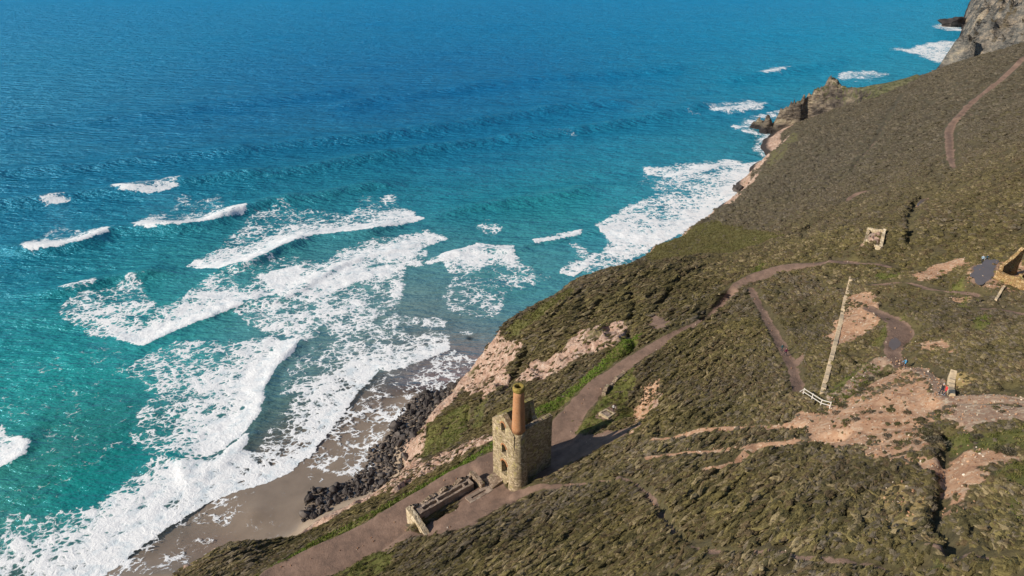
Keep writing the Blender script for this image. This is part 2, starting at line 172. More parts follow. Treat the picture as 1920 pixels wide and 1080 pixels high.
FOAM = [(1, 0.7, 8, [(-219.53, 355.15), (-211.53, 363.85), (-200.85, 366.53), (-190.63, 371.99), (-185.03, 357.72), (-194.03, 351.77), (-204.39, 349.27), (-212.85, 351.77)],
  [(-219.09, 354.3), (-204.39, 349.27), (-194.03, 351.77), (-184.82, 358.59)]),
 (0.9, 0.6, 4, [(-245.16, 337.2), (-237.08, 343.55), (-232.86, 337.2), (-240.88, 333.33)], [(-244.22, 335.64), (-232.41, 336.42)]),
 (1, 0.45, 22,
  [(-181.79, 304.18), (-183.73, 326.54), (-173.23, 324.33), (-175.99, 346.8), (-165.33, 339.55), (-158.64, 350.1), (-147.56, 331.8), (-135.55, 326.54), (-133.94, 316.44), (-144.82, 306.83), (-156.97, 298.98),
   (-169.42, 295.8), (-176.11, 297.7)],
  [(-180.51, 301.56), (-169.42, 295.8), (-156.97, 298.98), (-144.82, 306.83), (-134.08, 320.7)]),
 (1, 0.45, 20, [(-216.77, 277.27), (-217.98, 289.0), (-222.99, 303.52), (-220.48, 310.21), (-208.34, 300.26), (-190.39, 298.98), (-187.16, 290.83), (-192.46, 280.7), (-201.15, 275.01), (-210.92, 271.68)],
  [(-215.0, 274.45), (-201.15, 275.01), (-192.46, 280.7), (-187.62, 292.68)]),
 (1, 0.5, 30,
  [(-138.03, 261.04), (-131.77, 276.13), (-133.28, 303.52), (-131.4, 320.7), (-119.98, 331.8), (-108.88, 326.54), (-92.55, 326.54), (-81.79, 320.7), (-79.81, 345.16), (-71.7, 339.55), (-64.52, 347.62), (-57.92, 331.8),
   (-44.4, 315.03), (-53.83, 303.52), (-67.88, 296.43), (-80.18, 295.17), (-91.75, 291.44), (-101.04, 280.7), (-106.63, 271.68), (-111.76, 262.6), (-123.12, 256.47)],
  [(-138.03, 261.04), (-123.12, 256.47), (-111.76, 262.6), (-101.04, 280.7), (-91.75, 291.44), (-67.88, 296.43), (-44.23, 313.64)]),
 (0.85, 0.5, 22,
  [(-128.29, 231.92), (-125.09, 250.08), (-117.68, 260.01), (-106.6, 267.88), (-93.44, 270.59), (-82.11, 262.6), (-75.98, 276.13), (-66.28, 287.79), (-40.51, 298.98), (-30.05, 289.0), (-40.7, 278.98), (-43.68, 265.22),
   (-49.75, 252.51), (-59.25, 250.08), (-79.0, 250.08), (-88.81, 238.48), (-99.04, 231.06), (-108.13, 227.7)],
  [(-125.6, 225.63), (-107.82, 226.87), (-91.7, 234.07), (-79.0, 250.08), (-60.74, 270.59), (-29.95, 287.79)]),
 (0.95, 0.62, 24,
  [(-171.48, 224.4), (-170.71, 231.92), (-167.37, 237.15), (-160.94, 243.02), (-153.59, 249.12), (-144.43, 236.26), (-132.78, 223.59), (-127.26, 231.92), (-118.41, 238.48), (-107.6, 231.92), (-102.74, 226.87),
   (-110.82, 218.81), (-120.4, 208.98), (-127.01, 198.78), (-140.16, 204.67), (-152.48, 208.25), (-163.45, 215.72)],
  [(-138.36, 201.17), (-127.01, 198.78), (-120.4, 208.98), (-103.03, 227.7)]),
 (0.8, 0.5, 4, [(-177.62, 238.48), (-169.7, 245.34), (-166.63, 241.64), (-173.73, 235.38)], [(-176.85, 237.15), (-167.37, 243.02)]),
 (0.62, 0.45, 30, [(-106.92, 224.4), (-91.05, 231.92), (-78.41, 247.69), (-57.06, 250.08), (-43.68, 265.22), (-43.67, 240.73), (-45.27, 223.59), (-52.15, 211.94), (-60.59, 206.45), (-71.5, 201.17), (-87.68, 208.25)],
  None),
 (0.9, 0.5, 26, [(-105.34, 250.08), (-90.52, 260.01), (-70.76, 252.51), (-50.18, 262.6), (-37.99, 276.13), (-38.47, 260.01), (-58.81, 247.69), (-74.49, 231.92), (-85.69, 227.7)], None),
 (0.95, 0.62, 30,
  [(-126.76, 181.96), (-122.37, 192.82), (-117.0, 201.17), (-100.29, 201.17), (-85.98, 202.91), (-74.29, 201.17), (-74.68, 192.82), (-77.67, 184.97), (-76.99, 171.96), (-75.21, 161.48), (-75.83, 155.38),
   (-78.07, 149.59), (-81.95, 144.1), (-88.38, 141.98), (-98.05, 144.1), (-105.3, 148.47), (-110.04, 161.48), (-110.3, 170.6)],
  [(-74.29, 201.17), (-74.4, 191.85), (-77.2, 183.45), (-76.66, 171.96), (-74.89, 161.48), (-78.07, 149.59)]),
 (1, 0.7, 8, [(-83.87, 133.9), (-80.17, 139.49), (-77.27, 147.36), (-75.31, 151.18), (-74.23, 148.02), (-76.64, 141.56), (-80.02, 135.47), (-82.5, 132.94)], [(-83.63, 133.32), (-79.39, 137.46), (-74.68, 148.47)]),
 (0.85, 0.5, 26,
  [(-67.29, 161.48), (-65.85, 170.6), (-60.0, 180.48), (-54.77, 188.05), (-46.79, 192.82), (-36.58, 197.1), (-22.29, 201.17), (-21.5, 196.1), (-34.91, 184.97), (-43.98, 181.96), (-48.01, 171.96), (-50.67, 161.48),
   (-53.1, 151.87), (-55.89, 142.4), (-63.62, 141.56), (-70.25, 144.1), (-70.15, 153.03)],
  [(-21.5, 196.1), (-34.91, 184.97), (-43.98, 181.96), (-48.01, 171.96), (-50.67, 161.48), (-53.1, 151.87), (-55.89, 142.4)]),
 (0.6, 0.42, 20, [(-60.59, 206.45), (-43.65, 219.6), (-24.47, 215.72), (-21.91, 201.17), (-36.44, 196.1), (-48.29, 191.21), (-58.64, 181.96), (-63.74, 171.96), (-72.44, 170.6), (-73.31, 184.97), (-69.68, 197.77)], None),
 (0.92, 0.55, 42,
  [(-129.71, 101.34), (-139.62, 122.89), (-127.61, 124.64), (-118.01, 122.03), (-110.64, 122.89), (-103.49, 125.53), (-99.87, 135.86), (-95.13, 144.1), (-83.2, 139.9), (-77.56, 144.1), (-67.66, 145.17), (-57.11, 141.56),
   (-58.66, 136.86), (-64.98, 132.36), (-70.39, 130.1), (-75.41, 127.15), (-79.18, 123.24), (-83.2, 117.5), (-87.31, 111.47), (-91.3, 103.84), (-93.9, 99.99)],
  [(-93.9, 99.99), (-91.3, 103.84), (-87.31, 111.47), (-83.2, 117.5), (-79.18, 123.24), (-75.41, 127.15), (-64.98, 132.36), (-57.11, 141.56)]),
 (1, 0.7, 14, [(-164.19, 165.3), (-147.96, 155.38), (-141.09, 151.87), (-134.75, 148.02), (-133.23, 143.03), (-134.84, 139.9), (-136.63, 138.27), (-143.48, 135.86)],
  [(-134.33, 147.36), (-132.83, 142.4), (-136.63, 138.27)]),
 (0.9, 0.5, 30,
  [(-30.84, 270.59), (-23.74, 276.13), (-14.53, 283.03), (0.0, 280.7), (1.17, 270.59), (3.39, 260.01), (8.94, 255.97), (14.92, 250.08), (8.58, 243.02), (0.0, 238.48), (-4.08, 227.7), (-4.93, 217.64), (-15.83, 218.81),
   (-23.98, 221.58), (-28.97, 231.92), (-25.05, 247.69)],
  [(-30.27, 269.5), (-14.43, 280.7), (0.47, 276.13)]),
 (0.8, 0.5, 4, [(-36.78, 265.22), (-21.37, 276.13), (-20.62, 271.68), (-35.24, 261.56)], [(-36.55, 263.12), (-21.19, 273.34)]),
 (1, 0.7, 5, [(9.82, 287.79), (21.33, 295.8), (32.97, 299.62), (31.21, 293.92), (19.64, 287.79), (10.93, 284.21)], [(9.75, 285.4), (20.94, 289.0), (32.13, 295.8)]),
 (0.95, 0.5, 10, [(24.34, 284.8), (30.58, 286.59), (34.57, 270.59), (31.68, 260.01), (25.39, 252.02), (20.44, 253.98), (21.5, 260.01), (28.97, 267.88)], [(20.41, 253.49), (25.39, 252.02), (32.81, 260.01)]),
 (0.9, 0.45, 60,
  [(41.38, 306.83), (50.49, 317.14), (62.06, 331.8), (78.19, 351.77), (72.4, 369.24), (78.82, 398.35), (91.67, 390.22), (110.62, 403.59), (127.26, 411.12), (139.84, 408.94), (147.93, 388.23), (134.34, 364.74),
   (124.03, 350.1), (102.28, 322.15), (83.84, 300.26), (68.15, 284.8), (54.9, 270.59), (43.0, 260.01), (33.17, 252.51), (25.63, 254.97), (35.04, 270.59), (45.03, 284.8), (42.82, 297.06)],
  [(147.93, 388.23), (102.28, 322.15), (68.73, 287.79), (41.92, 300.26)]),
 (1, 0.75, 10, [(78.48, 396.29), (92.89, 396.29), (110.62, 403.59), (132.21, 411.12), (136.64, 403.59), (112.82, 386.25), (88.96, 376.64), (79.4, 383.33)], [(77.45, 390.22), (88.96, 376.64), (136.64, 403.59)]),
 (0.95, 0.55, 30, [(154.19, 556.32), (167.81, 563.83), (195.31, 575.44), (208.3, 567.66), (195.06, 540.06), (176.8, 527.99), (156.24, 527.99)], [(150.18, 540.06), (156.24, 527.99), (201.23, 552.64)]),
 (0.8, 0.5, 20,
  [(158.25, 491.49), (174.48, 506.8), (187.54, 522.96), (203.78, 534.83), (216.03, 540.06), (190.34, 506.8), (172.17, 484.14), (172.59, 470.0), (199.26, 476.98), (191.91, 461.86), (170.94, 459.2), (161.25, 475.57)],
  None),
 (0.85, 0.45, 30, [(307.11, 667.83), (331.4, 694.53), (357.7, 694.53), (367.86, 680.94), (336.92, 650.22), (312.82, 640.53)], [(310.37, 675.64), (357.7, 694.53)]),
 (0.95, 0.6, 40, [(443.78, 835.51), (481.99, 851.32), (527.25, 893.38), (571.57, 906.76), (503.14, 805.47), (464.19, 744.66), (445.05, 738.42), (454.53, 787.68)], None),
 (0.9, 0.6, 20, [(599.59, 1046.33), (647.08, 1082.95), (686.36, 1095.69), (615.76, 979.66), (594.29, 995.57)], None),
 (1, 0.7, 10, [(241.1, 691.77), (259.84, 708.62), (282.75, 723.24), (273.89, 702.92), (247.12, 678.28)], [(238.51, 683.62), (274.9, 705.76)]),
 (0.5, 0.4, 10, [(26.32, 476.98), (37.79, 479.82), (47.03, 464.55), (40.01, 459.2), (31.39, 467.26)], None), (0.55, 0.4, 10, [(-18.1, 306.83), (-11.81, 312.26), (-4.59, 301.56), (-8.74, 293.92), (-15.11, 297.06)], None),
 (0.5, 0.35, 10, [(137.24, 534.83), (146.82, 540.06), (143.1, 521.3), (136.19, 521.3)], None),
 (0.45, 0.3, 20,
  [(-57.38, 139.9), (-53.77, 148.47), (-49.35, 162.74), (-44.57, 180.48), (-34.7, 183.45), (-20.04, 196.1), (-14.13, 188.05), (-18.75, 179.02), (-26.34, 170.6), (-31.84, 162.74), (-34.71, 150.72), (-38.05, 144.1),
   (-44.03, 137.86), (-50.15, 133.9), (-54.69, 137.86)],
  None),
 (0.62, 0.4, 10, [(-54.42, 136.86), (-50.21, 139.9), (-45.23, 136.86), (-39.12, 141.98), (-35.85, 144.1), (-37.98, 135.86), (-42.98, 132.94), (-47.17, 127.33), (-51.06, 131.98)], None),
 (0.5, 0.38, 20, [(-91.08, 103.42), (-82.98, 117.01), (-75.13, 126.43), (-66.35, 128.24), (-67.27, 119.49), (-71.83, 111.47), (-74.52, 103.42)], None),
 (0.2, 0.1, 30,
  [(-167.56, 184.97), (-157.7, 197.77), (-135.69, 197.77), (-120.72, 181.96), (-125.12, 170.6), (-109.46, 165.3), (-104.97, 146.26), (-105.88, 133.9), (-115.38, 126.43), (-128.79, 126.43), (-155.67, 155.38)], None)]
CRESTS = [(2.0, 5, 12,
  [(-294.94, 317.14), (-263.79, 330.28), (-241.81, 339.55), (-219.22, 350.1), (-202.48, 354.3), (-186.59, 364.74), (-156.45, 376.64), (-125.35, 386.25), (-85.94, 411.12), (-38.37, 437.63), (14.66, 463.2),
   (73.34, 491.49), (168.47, 558.19)]),
 (1.9, 6, 13, [(-316.46, 364.74), (-295.74, 378.53), (-262.38, 390.22), (-230.99, 403.59), (-188.54, 420.02), (-141.23, 443.79), (-94.56, 459.2), (-23.47, 499.04), (37.75, 540.06), (105.24, 567.66)]),
 (2.0, 4.5, 10,
  [(-243.69, 265.22), (-226.81, 274.45), (-211.95, 273.34), (-192.46, 280.7), (-187.27, 293.92), (-176.11, 297.7), (-156.97, 298.98), (-144.82, 306.83), (-134.79, 324.33), (-122.06, 334.09), (-102.21, 343.55),
   (-79.46, 358.59), (-53.74, 364.74)]),
 (1.5, 5, 11, [(-47.57, 315.03), (-29.77, 324.33), (-2.78, 335.64), (25.81, 347.62), (56.15, 360.33)]),
 (1.3, 3, 8, [(-137.17, 258.99), (-123.12, 256.47), (-111.41, 261.56), (-100.71, 279.55), (-91.44, 290.22), (-67.65, 295.17), (-44.07, 312.26)]),
 (1.4, 3.5, 8, [(-198.65, 231.92), (-188.38, 235.38), (-176.85, 237.15), (-167.37, 243.02), (-154.06, 250.08), (-142.17, 253.98), (-133.52, 260.01)]),
 (0.7, 2, 5, [(-138.36, 201.17), (-126.85, 198.44), (-120.08, 208.25), (-102.74, 226.87), (-88.72, 231.06), (-72.42, 260.01), (-52.23, 276.13), (-29.95, 287.79)]),
 (0.7, 2, 5, [(-103.91, 144.1), (-91.28, 141.98), (-83.55, 133.13), (-79.23, 137.06), (-74.53, 148.02), (-74.42, 161.48), (-76.16, 171.96), (-76.34, 183.45), (-73.81, 199.46), (-62.64, 215.72)]),
 (0.35, 1.2, 4,
  [(-93.75, 99.72), (-91.15, 103.56), (-87.16, 111.17), (-83.05, 117.17), (-79.03, 122.89), (-75.27, 126.79), (-64.85, 131.98), (-55.6, 142.4), (-52.79, 151.87), (-50.35, 161.48), (-47.68, 171.96), (-43.53, 181.36),
   (-34.48, 184.36), (-21.5, 196.1)]),
 (0.8, 2, 5, [(-36.55, 263.12), (-21.19, 273.34), (0.47, 275.01), (9.72, 284.21), (20.86, 287.79), (32.07, 295.17), (56.89, 306.83)]), (1.0, 3, 9, [(77.11, 388.23), (88.58, 374.77), (136.03, 401.48)]),
 (1.4, 5, 12, [(183.32, 650.22), (223.35, 667.83), (247.12, 678.28), (276.55, 702.92), (333.79, 738.42), (367.4, 777.36)]), (1.3, 5, 10, [(149.31, 536.56), (155.8, 526.31), (200.05, 548.99), (228.03, 567.66)]),
 (1.3, 6, 14, [(-151.01, 540.06), (-73.5, 597.87), (19.96, 655.16), (126.25, 694.53), (185.59, 723.24)]), (1.2, 6, 14, [(-388.45, 463.2), (-331.94, 491.49), (-269.07, 522.96), (-201.72, 567.66), (-123.34, 619.66)]),
 (0.9, 2.5, 7, [(-142.79, 134.88), (-134.58, 139.49), (-134.33, 147.36), (-137.17, 155.38), (-144.87, 165.3)])]
WATER = [(-989.91, 1426.8, 70, 152, 196), (-635.37, 1327.54, 50, 138, 186), (0.0, 1327.54, 36, 128, 180), (519.85, 1327.54, 36, 138, 184), (760.52, 1327.54, 40, 148, 188), (-478.93, 655.16, 40, 132, 172),
 (-255.9, 738.42, 26, 120, 168), (0.0, 738.42, 24, 118, 166), (265.13, 805.47, 32, 136, 176), (433.8, 843.35, 36, 146, 182), (-330.89, 431.62, 28, 125, 150), (-207.85, 470.0, 20, 118, 150),
 (-64.33, 514.77, 18, 115, 150), (102.15, 548.99, 24, 128, 158), (256.17, 619.66, 35, 145, 168), (-235.33, 306.83, 30, 130, 145), (-141.71, 378.53, 25, 125, 140), (-18.88, 388.23, 26, 128, 145),
 (102.39, 443.79, 35, 140, 155), (148.29, 443.79, 40, 140, 150), (-188.73, 250.08, 28, 132, 135), (-154.18, 270.59, 42, 140, 138), (-78.43, 369.24, 30, 130, 140), (-21.45, 320.7, 38, 135, 138),
 (24.14, 320.7, 45, 145, 142), (-169.0, 201.17, 30, 145, 135), (-133.35, 170.6, 30, 145, 130), (-144.87, 165.3, 32, 148, 132), (-114.7, 150.72, 28, 130, 115), (-119.81, 133.9, 32, 140, 122),
 (-178.79, 155.38, 30, 140, 130), (-262.52, 260.01, 30, 130, 140), (-108.65, 181.96, 50, 150, 140), (-80.26, 215.72, 85, 140, 130), (-53.8, 231.92, 95, 140, 130), (-33.11, 231.92, 100, 135, 125),
 (-11.44, 208.25, 105, 130, 122), (-2.07, 231.92, 75, 140, 135), (9.05, 260.01, 70, 145, 140), (33.79, 281.86, 60, 145, 145), (74.99, 306.83, 55, 145, 150), (-74.12, 176.15, 85, 130, 120),
 (-57.57, 201.17, 100, 135, 125), (-57.95, 165.3, 105, 130, 115), (-75.23, 133.9, 100, 130, 118), (-93.52, 122.89, 50, 135, 125), (-65.99, 139.9, 125, 125, 110), (-41.85, 165.3, 125, 120, 108),
 (-20.17, 197.77, 115, 120, 110), (-80.07, 116.2, 120, 125, 110)]
FILM_EDGE = [(-77.12, 101.34), (-68.63, 116.2), (-59.58, 128.24), (-54.86, 135.86), (-45.01, 135.86), (-35.12, 144.1), (-31.16, 157.78), (-23.31, 173.34), (-10.86, 194.45)]
BOULDER_ZONE = [(-52.12, 129.72), (-46.26, 129.17), (-41.59, 132.94), (-38.35, 137.86), (-38.05, 144.1), (-34.35, 148.47), (-31.84, 162.74), (-27.83, 169.25), (-20.33, 177.57), (-13.96, 184.97), (-14.91, 177.57), (-18.83, 169.25),
 (-22.96, 161.48), (-25.43, 155.38), (-27.96, 143.03), (-30.1, 134.88), (-35.37, 129.17), (-42.73, 125.53), (-46.99, 121.17), (-48.94, 118.65), (-49.79, 122.89)]
PEOPLE = {'person_blackwhite': (56.86, 73.34),
 'person_blue': (62.33, 89.9),
 'person_maroon': (50.64, 105.82),
 'person_navy': (93.64, 121.53),
 'person_palewhite': (93.15, 121.94),
 'person_red': (57.05, 72.92),
 'person_teal': (50.66, 107.65),
 'person_white': (19.83, 106.65)}
WALL_LONG = [(74.81, 134.04), (70.94, 127.01), (68.02, 121.91), (63.57, 113.53), (58.55, 104.44), (53.29, 95.02), (48.33, 86.15)]
FENCE = [(46.65, 89.64), (46.19, 87.7), (46.32, 85.05), (46.55, 82.59), (47.15, 81.1)]
RUIN = [(88.63, 111.79), (89.25, 109.28), (94.65, 119.49), (93.65, 114.46), (91.8, 107.84)]
RUIN_WALL = [(88.4, 108.36), (86.02, 105.86), (83.75, 103.38)]
STONE_WALL = [(23.65, 118.7), (22.58, 117.26), (20.97, 115.64), (19.72, 114.33), (18.64, 112.48)]
PIT = [(17.1, 106.13), (18.57, 104.68), (19.95, 105.93), (18.55, 107.18)]
SHORT_WALL = [(62.27, 79.45), (58.0, 72.92)]
POND = [(87.97, 117.22), (90.27, 118.29), (93.22, 119.08), (91.57, 115.89), (88.32, 111.84), (85.77, 110.3), (84.96, 111.54)]
PUDDLE = [(63.65, 97.42), (64.82, 99.09), (66.23, 99.9), (66.1, 98.08), (64.84, 96.59), (63.78, 96.09)]
STREAM = [(113.41, 179.74), (116.35, 182.79), (118.19, 182.33), (117.66, 180.39), (115.69, 180.07), (111.97, 175.96)]
FOUNDATION = [(84.46, 149.27), (90.18, 159.3), (88.9, 150.35), (85.97, 145.08)]
BUSHES = [(58.1, 88.28, 1.6), (56.7, 87.85, 1.4), (59.02, 87.86, 1.3), (54.4, 85.23, 1.2), (53.0, 83.92, 1.3), (51.74, 82.85, 1.2), (48.53, 79.99, 1.4), (46.89, 78.5, 1.0), (45.64, 79.57, 1.1), (48.6, 75.17, 0.8),
 (49.31, 74.64, 0.8), (51.26, 73.45, 1.0), (52.15, 71.62, 0.9), (49.84, 73.56, 0.5), (49.93, 69.33, 0.7), (48.97, 64.59, 0.9), (47.86, 62.55, 0.9), (46.78, 62.84, 1.3), (46.43, 63.72, 1.2), (47.07, 66.61, 1.1),
 (45.9, 67.57, 1.0), (49.57, 63.21, 1.6), (48.79, 61.06, 1.7), (50.52, 65.71, 0.9), (47.92, 68.81, 0.5), (46.79, 73.54, 1.0), (45.9, 73.72, 1.2), (51.28, 55.02, 1.3), (51.63, 54.13, 1.4), (58.48, 65.85, 0.8),
 (58.11, 64.5, 0.6), (52.07, 59.43, 1.2), (18.01, 108.76, 0.6), (22.23, 107.3, 1.0), (23.46, 108.75, 1.0), (22.07, 111.8, 0.7), (23.69, 112.18, 1.0), (24.34, 109.27, 0.8), (20.91, 106.86, 0.7)]
SEA_ROCK = (123.57, 353.45)
SPUR_ROCK = [(616.12, 1034.63), (627.53, 1034.63), (645.71, 1046.33), (665.53, 1064.34)]
BOILER = [(-17.7, 84.58), (-7.12, 93.26)]


# ------------------------------------------------------------------ helpers
def tag(o, label=None, category=None, group=None, kind=None):
    if label: o['label'] = label
    if category: o['category'] = category
    if group: o['group'] = group
    if kind: o['kind'] = kind
    return o

def new_mesh(name, verts, faces, mat=None, smooth=False):
    me = bpy.data.meshes.new(name)
    if isinstance(verts, np.ndarray):
        fa = np.asarray(faces, np.int32)
        n, k = fa.shape
        me.vertices.add(len(verts)); me.vertices.foreach_set('co', verts.astype(np.float32).ravel())
        me.loops.add(n * k); me.loops.foreach_set('vertex_index', fa.ravel())
        me.polygons.add(n)
        me.polygons.foreach_set('loop_start', np.arange(0, n * k, k, dtype=np.int32))
        me.update(calc_edges=True)
    else:
        me.from_pydata(verts, [], faces)
        me.update()
    if smooth:
        me.polygons.foreach_set('use_smooth', np.ones(len(me.polygons), bool))
    if mat: me.materials.append(mat)
    return me

def obj(name, me, parent=None, loc=None, rot=None):
    o = bpy.data.objects.new(name, me)
    COL.objects.link(o)
    if parent: o.parent = parent
    if loc is not None: o.location = loc
    if rot is not None: o.rotation_euler = rot
    return o

def empty(name, loc=(0, 0, 0), rz=0.0):
    o = bpy.data.objects.new(name, None)
    o.empty_display_size = 0.5
    COL.objects.link(o)
    o.location = loc
    o.rotation_euler = (0, 0, rz)
    return o

def bm_obj(name, bm, mat, parent=None, smooth=False, loc=None):
    me = bpy.data.meshes.new(name)
    bmesh.ops.recalc_face_normals(bm, faces=bm.faces)
    bm.to_mesh(me); bm.free()
    if smooth:
        me.polygons.foreach_set('use_smooth', np.ones(len(me.polygons), bool))
    me.materials.append(mat)
    return obj(name, me, parent, loc)

def box(bm, x0, x1, y0, y1, z0, z1):
    v = [bm.verts.new(p) for p in ((x0,y0,z0),(x1,y0,z0),(x1,y1,z0),(x0,y1,z0),(x0,y0,z1),(x1,y0,z1),(x1,y1,z1),(x0,y1,z1))]
    for f in ((0,3,2,1),(4,5,6,7),(0,1,5,4),(1,2,6,5),(2,3,7,6),(3,0,4,7)):
        bm.faces.new([v[i] for i in f])

def prism(bm, pts, y0, y1):
    """polygon in x,z extruded along y"""
    a = [bm.verts.new((x, y0, z)) for x, z in pts]
    b = [bm.verts.new((x, y1, z)) for x, z in pts]
    n = len(pts)
    bm.faces.new(a); bm.faces.new(b[::-1])
    for i in range(n):
        bm.faces.new((a[i], b[i], b[(i+1) % n], a[(i+1) % n]))

def prism_x(bm, pts, x0, x1):
    """polygon in y,z extruded along x"""
    a = [bm.verts.new((x0, y, z)) for y, z in pts]
    b = [bm.verts.new((x1, y, z)) for y, z in pts]
    n = len(pts)
    bm.faces.new(a); bm.faces.new(b[::-1])
    for i in range(n):
        bm.faces.new((a[i], b[i], b[(i+1) % n], a[(i+1) % n]))

def arch(cx, z0, z1, w, n=8):
    r = w / 2
    pts = [(cx - r, z0), (cx + r, z0)]
    for i in range(n + 1):
        t = math.pi * i / n
        pts.append((cx + r * math.cos(t), z1 - r + r * math.sin(t)))
    return pts

def cut(o, cutters):
    """boolean difference baked into the mesh of o"""
    tmp = []
    for bm in cutters:
        me = bpy.data.meshes.new('tmp')
        bmesh.ops.recalc_face_normals(bm, faces=bm.faces)
        bm.to_mesh(me); bm.free()
        c = bpy.data.objects.new('tmp', me); COL.objects.link(c)
        c.parent = o.parent
        m = o.modifiers.new('cut', 'BOOLEAN'); m.operation = 'DIFFERENCE'; m.object = c; m.solver = 'EXACT'
        tmp.append(c)
    bpy.context.view_layer.update()
    dg = bpy.context.evaluated_depsgraph_get()
    me = bpy.data.meshes.new_from_object(o.evaluated_get(dg))
    o.modifiers.clear()
    old = o.data; o.data = me; bpy.data.meshes.remove(old)
    for c in tmp:
        m = c.data; bpy.data.objects.remove(c); bpy.data.meshes.remove(m)

def roughen(o, amount, scale, cuts=0, seed=0):
    """uneven masonry: split long edges, then push vertices about"""
    bm = bmesh.new(); bm.from_mesh(o.data)
    bmesh.ops.triangulate(bm, faces=bm.faces)
    for _ in range(cuts):
        es = [e for e in bm.edges if e.calc_length() > scale]
        if not es: break
        bmesh.ops.subdivide_edges(bm, edges=es, cuts=1)
        bmesh.ops.triangulate(bm, faces=bm.faces)
    for v in bm.verts:
        p = v.co * (1.0 / max(scale, .01)) + Vector((seed * 3.1, seed, 0))
        v.co += Vector((mnoise.noise(p), mnoise.noise(p + Vector((31, 7, 2))), mnoise.noise(p + Vector((5, 77, 9))))) * amount
    bm.to_mesh(o.data); bm.free()

# ---- numpy noise
_perm = rng.permutation(1024)
def _hash(ix, iy, seed):
    a = _perm[(ix + seed * 131) & 1023]
    return _perm[(a + iy) & 1023] / 1023.0
def vnoise(x, y, seed=0):
    x = np.asarray(x, float); y = np.asarray(y, float)
    ix = np.floor(x).astype(np.int64); iy = np.floor(y).astype(np.int64)
    fx = x - ix; fy = y - iy
    fx = fx*fx*fx*(fx*(fx*6-15)+10); fy = fy*fy*fy*(fy*(fy*6-15)+10)
    a = _hash(ix, iy, seed); b = _hash(ix+1, iy, seed); c = _hash(ix, iy+1, seed); d = _hash(ix+1, iy+1, seed)
    return (a*(1-fx)+b*fx)*(1-fy)+(c*(1-fx)+d*fx)*fy
def fbm(x, y, seed=0, octaves=4, gain=.5):
    s = 0.; a = 1.; t = 0.
    for k in range(octaves):
        s = s + a * vnoise(x * 2**k + k*17.3, y * 2**k - k*9.1, seed + k); t += a; a *= gain
    return s / t
def sstep(a, b, x):
    t = np.clip((x - a) / (b - a), 0, 1); return t*t*(3-2*t)

class Rbf:
    def __init__(self, pts, c=1.5, vals=None):
        W = np.array(pts, float); n = len(W); self.c = c
        self.W = W
        r = np.hypot(W[:,None,0]-W[None,:,0], W[:,None,1]-W[None,:,1])
        A = np.zeros((n+3, n+3)); A[:n,:n] = np.sqrt(r*r+c); A[:n,n] = 1; A[:n,n+1] = W[:,0]; A[:n,n+2] = W[:,1]; A[n:,:n] = A[:n,n:].T
        self.v = W[:,2:] 
        self.w = np.linalg.solve(A, np.vstack([self.v, np.zeros((3, self.v.shape[1]))]))
    def __call__(self, x, y):
        x = np.asarray(x, float); y = np.asarray(y, float); sh = x.shape
        xf = x.ravel(); yf = y.ravel(); n = len(self.W)
        out = np.empty((len(xf), self.v.shape[1]))
        for i in range(0, len(xf), 20000):
            a = xf[i:i+20000]; b = yf[i:i+20000]
            r = np.sqrt((a[:,None]-self.W[:,0])**2 + (b[:,None]-self.W[:,1])**2 + self.c)
            out[i:i+20000] = r @ self.w[:n] + self.w[n] + a[:,None]*self.w[n+1] + b[:,None]*self.w[n+2]
        return out.reshape(sh + (self.v.shape[1],))

def poly_sd(x, y, pts):
    """signed distance to a polygon, positive inside; only evaluated near its bounds"""
    P = np.array(pts, float); m = 14.0
    out = np.full(x.shape, -99.0)
    sel = (x > P[:,0].min()-m) & (x < P[:,0].max()+m) & (y > P[:,1].min()-m) & (y < P[:,1].max()+m)
    a = x[sel]; b = y[sel]
    if a.size == 0: return out
    d2 = np.full(a.shape, 1e18); ins = np.zeros(a.shape, bool)
    n = len(P)
    for i in range(n):
        x0, y0 = P[i]; x1, y1 = P[(i+1) % n]
        ex, ey = x1-x0, y1-y0
        t = np.clip(((a-x0)*ex+(b-y0)*ey)/(ex*ex+ey*ey+1e-9), 0, 1)
        d2 = np.minimum(d2, (a-x0-t*ex)**2+(b-y0-t*ey)**2)
        c = ((y0 > b) != (y1 > b)) & (a < (x1-x0)*(b-y0)/(y1-y0+1e-12)+x0)
        ins ^= c
    d = np.sqrt(d2); out[sel] = np.where(ins, d, -d)
    return out

def line_dist(x, y, pts, reach):
    """distance, side (+ = left of the line) and position index along a polyline"""
    P = np.array([p[:2] for p in pts], float)
    D = np.full(x.shape, 1e9); Sd = np.zeros(x.shape); T = np.zeros(x.shape)
    sel = (x > P[:,0].min()-reach) & (x < P[:,0].max()+reach) & (y > P[:,1].min()-reach) & (y < P[:,1].max()+reach)
    a = x[sel]; b = y[sel]
    if a.size == 0: return D, Sd, T
    best = np.full(a.shape, 1e9); s = np.zeros(a.shape); tt = np.zeros(a.shape)
    for i in range(len(P)-1):
        x0, y0 = P[i]; x1, y1 = P[i+1]; ex, ey = x1-x0, y1-y0; L = math.hypot(ex, ey)+1e-9
        t = np.clip(((a-x0)*ex+(b-y0)*ey)/(L*L), 0, 1)
        d = np.hypot(a-x0-t*ex, b-y0-t*ey)
        k = d < best
        best[k] = d[k]; tt[k] = i + t[k]
        s[k] = (np.sign(ex*(b-y0)-ey*(a-x0)))[k]
    D[sel] = best; Sd[sel] = s; T[sel] = tt
    return D, Sd, T

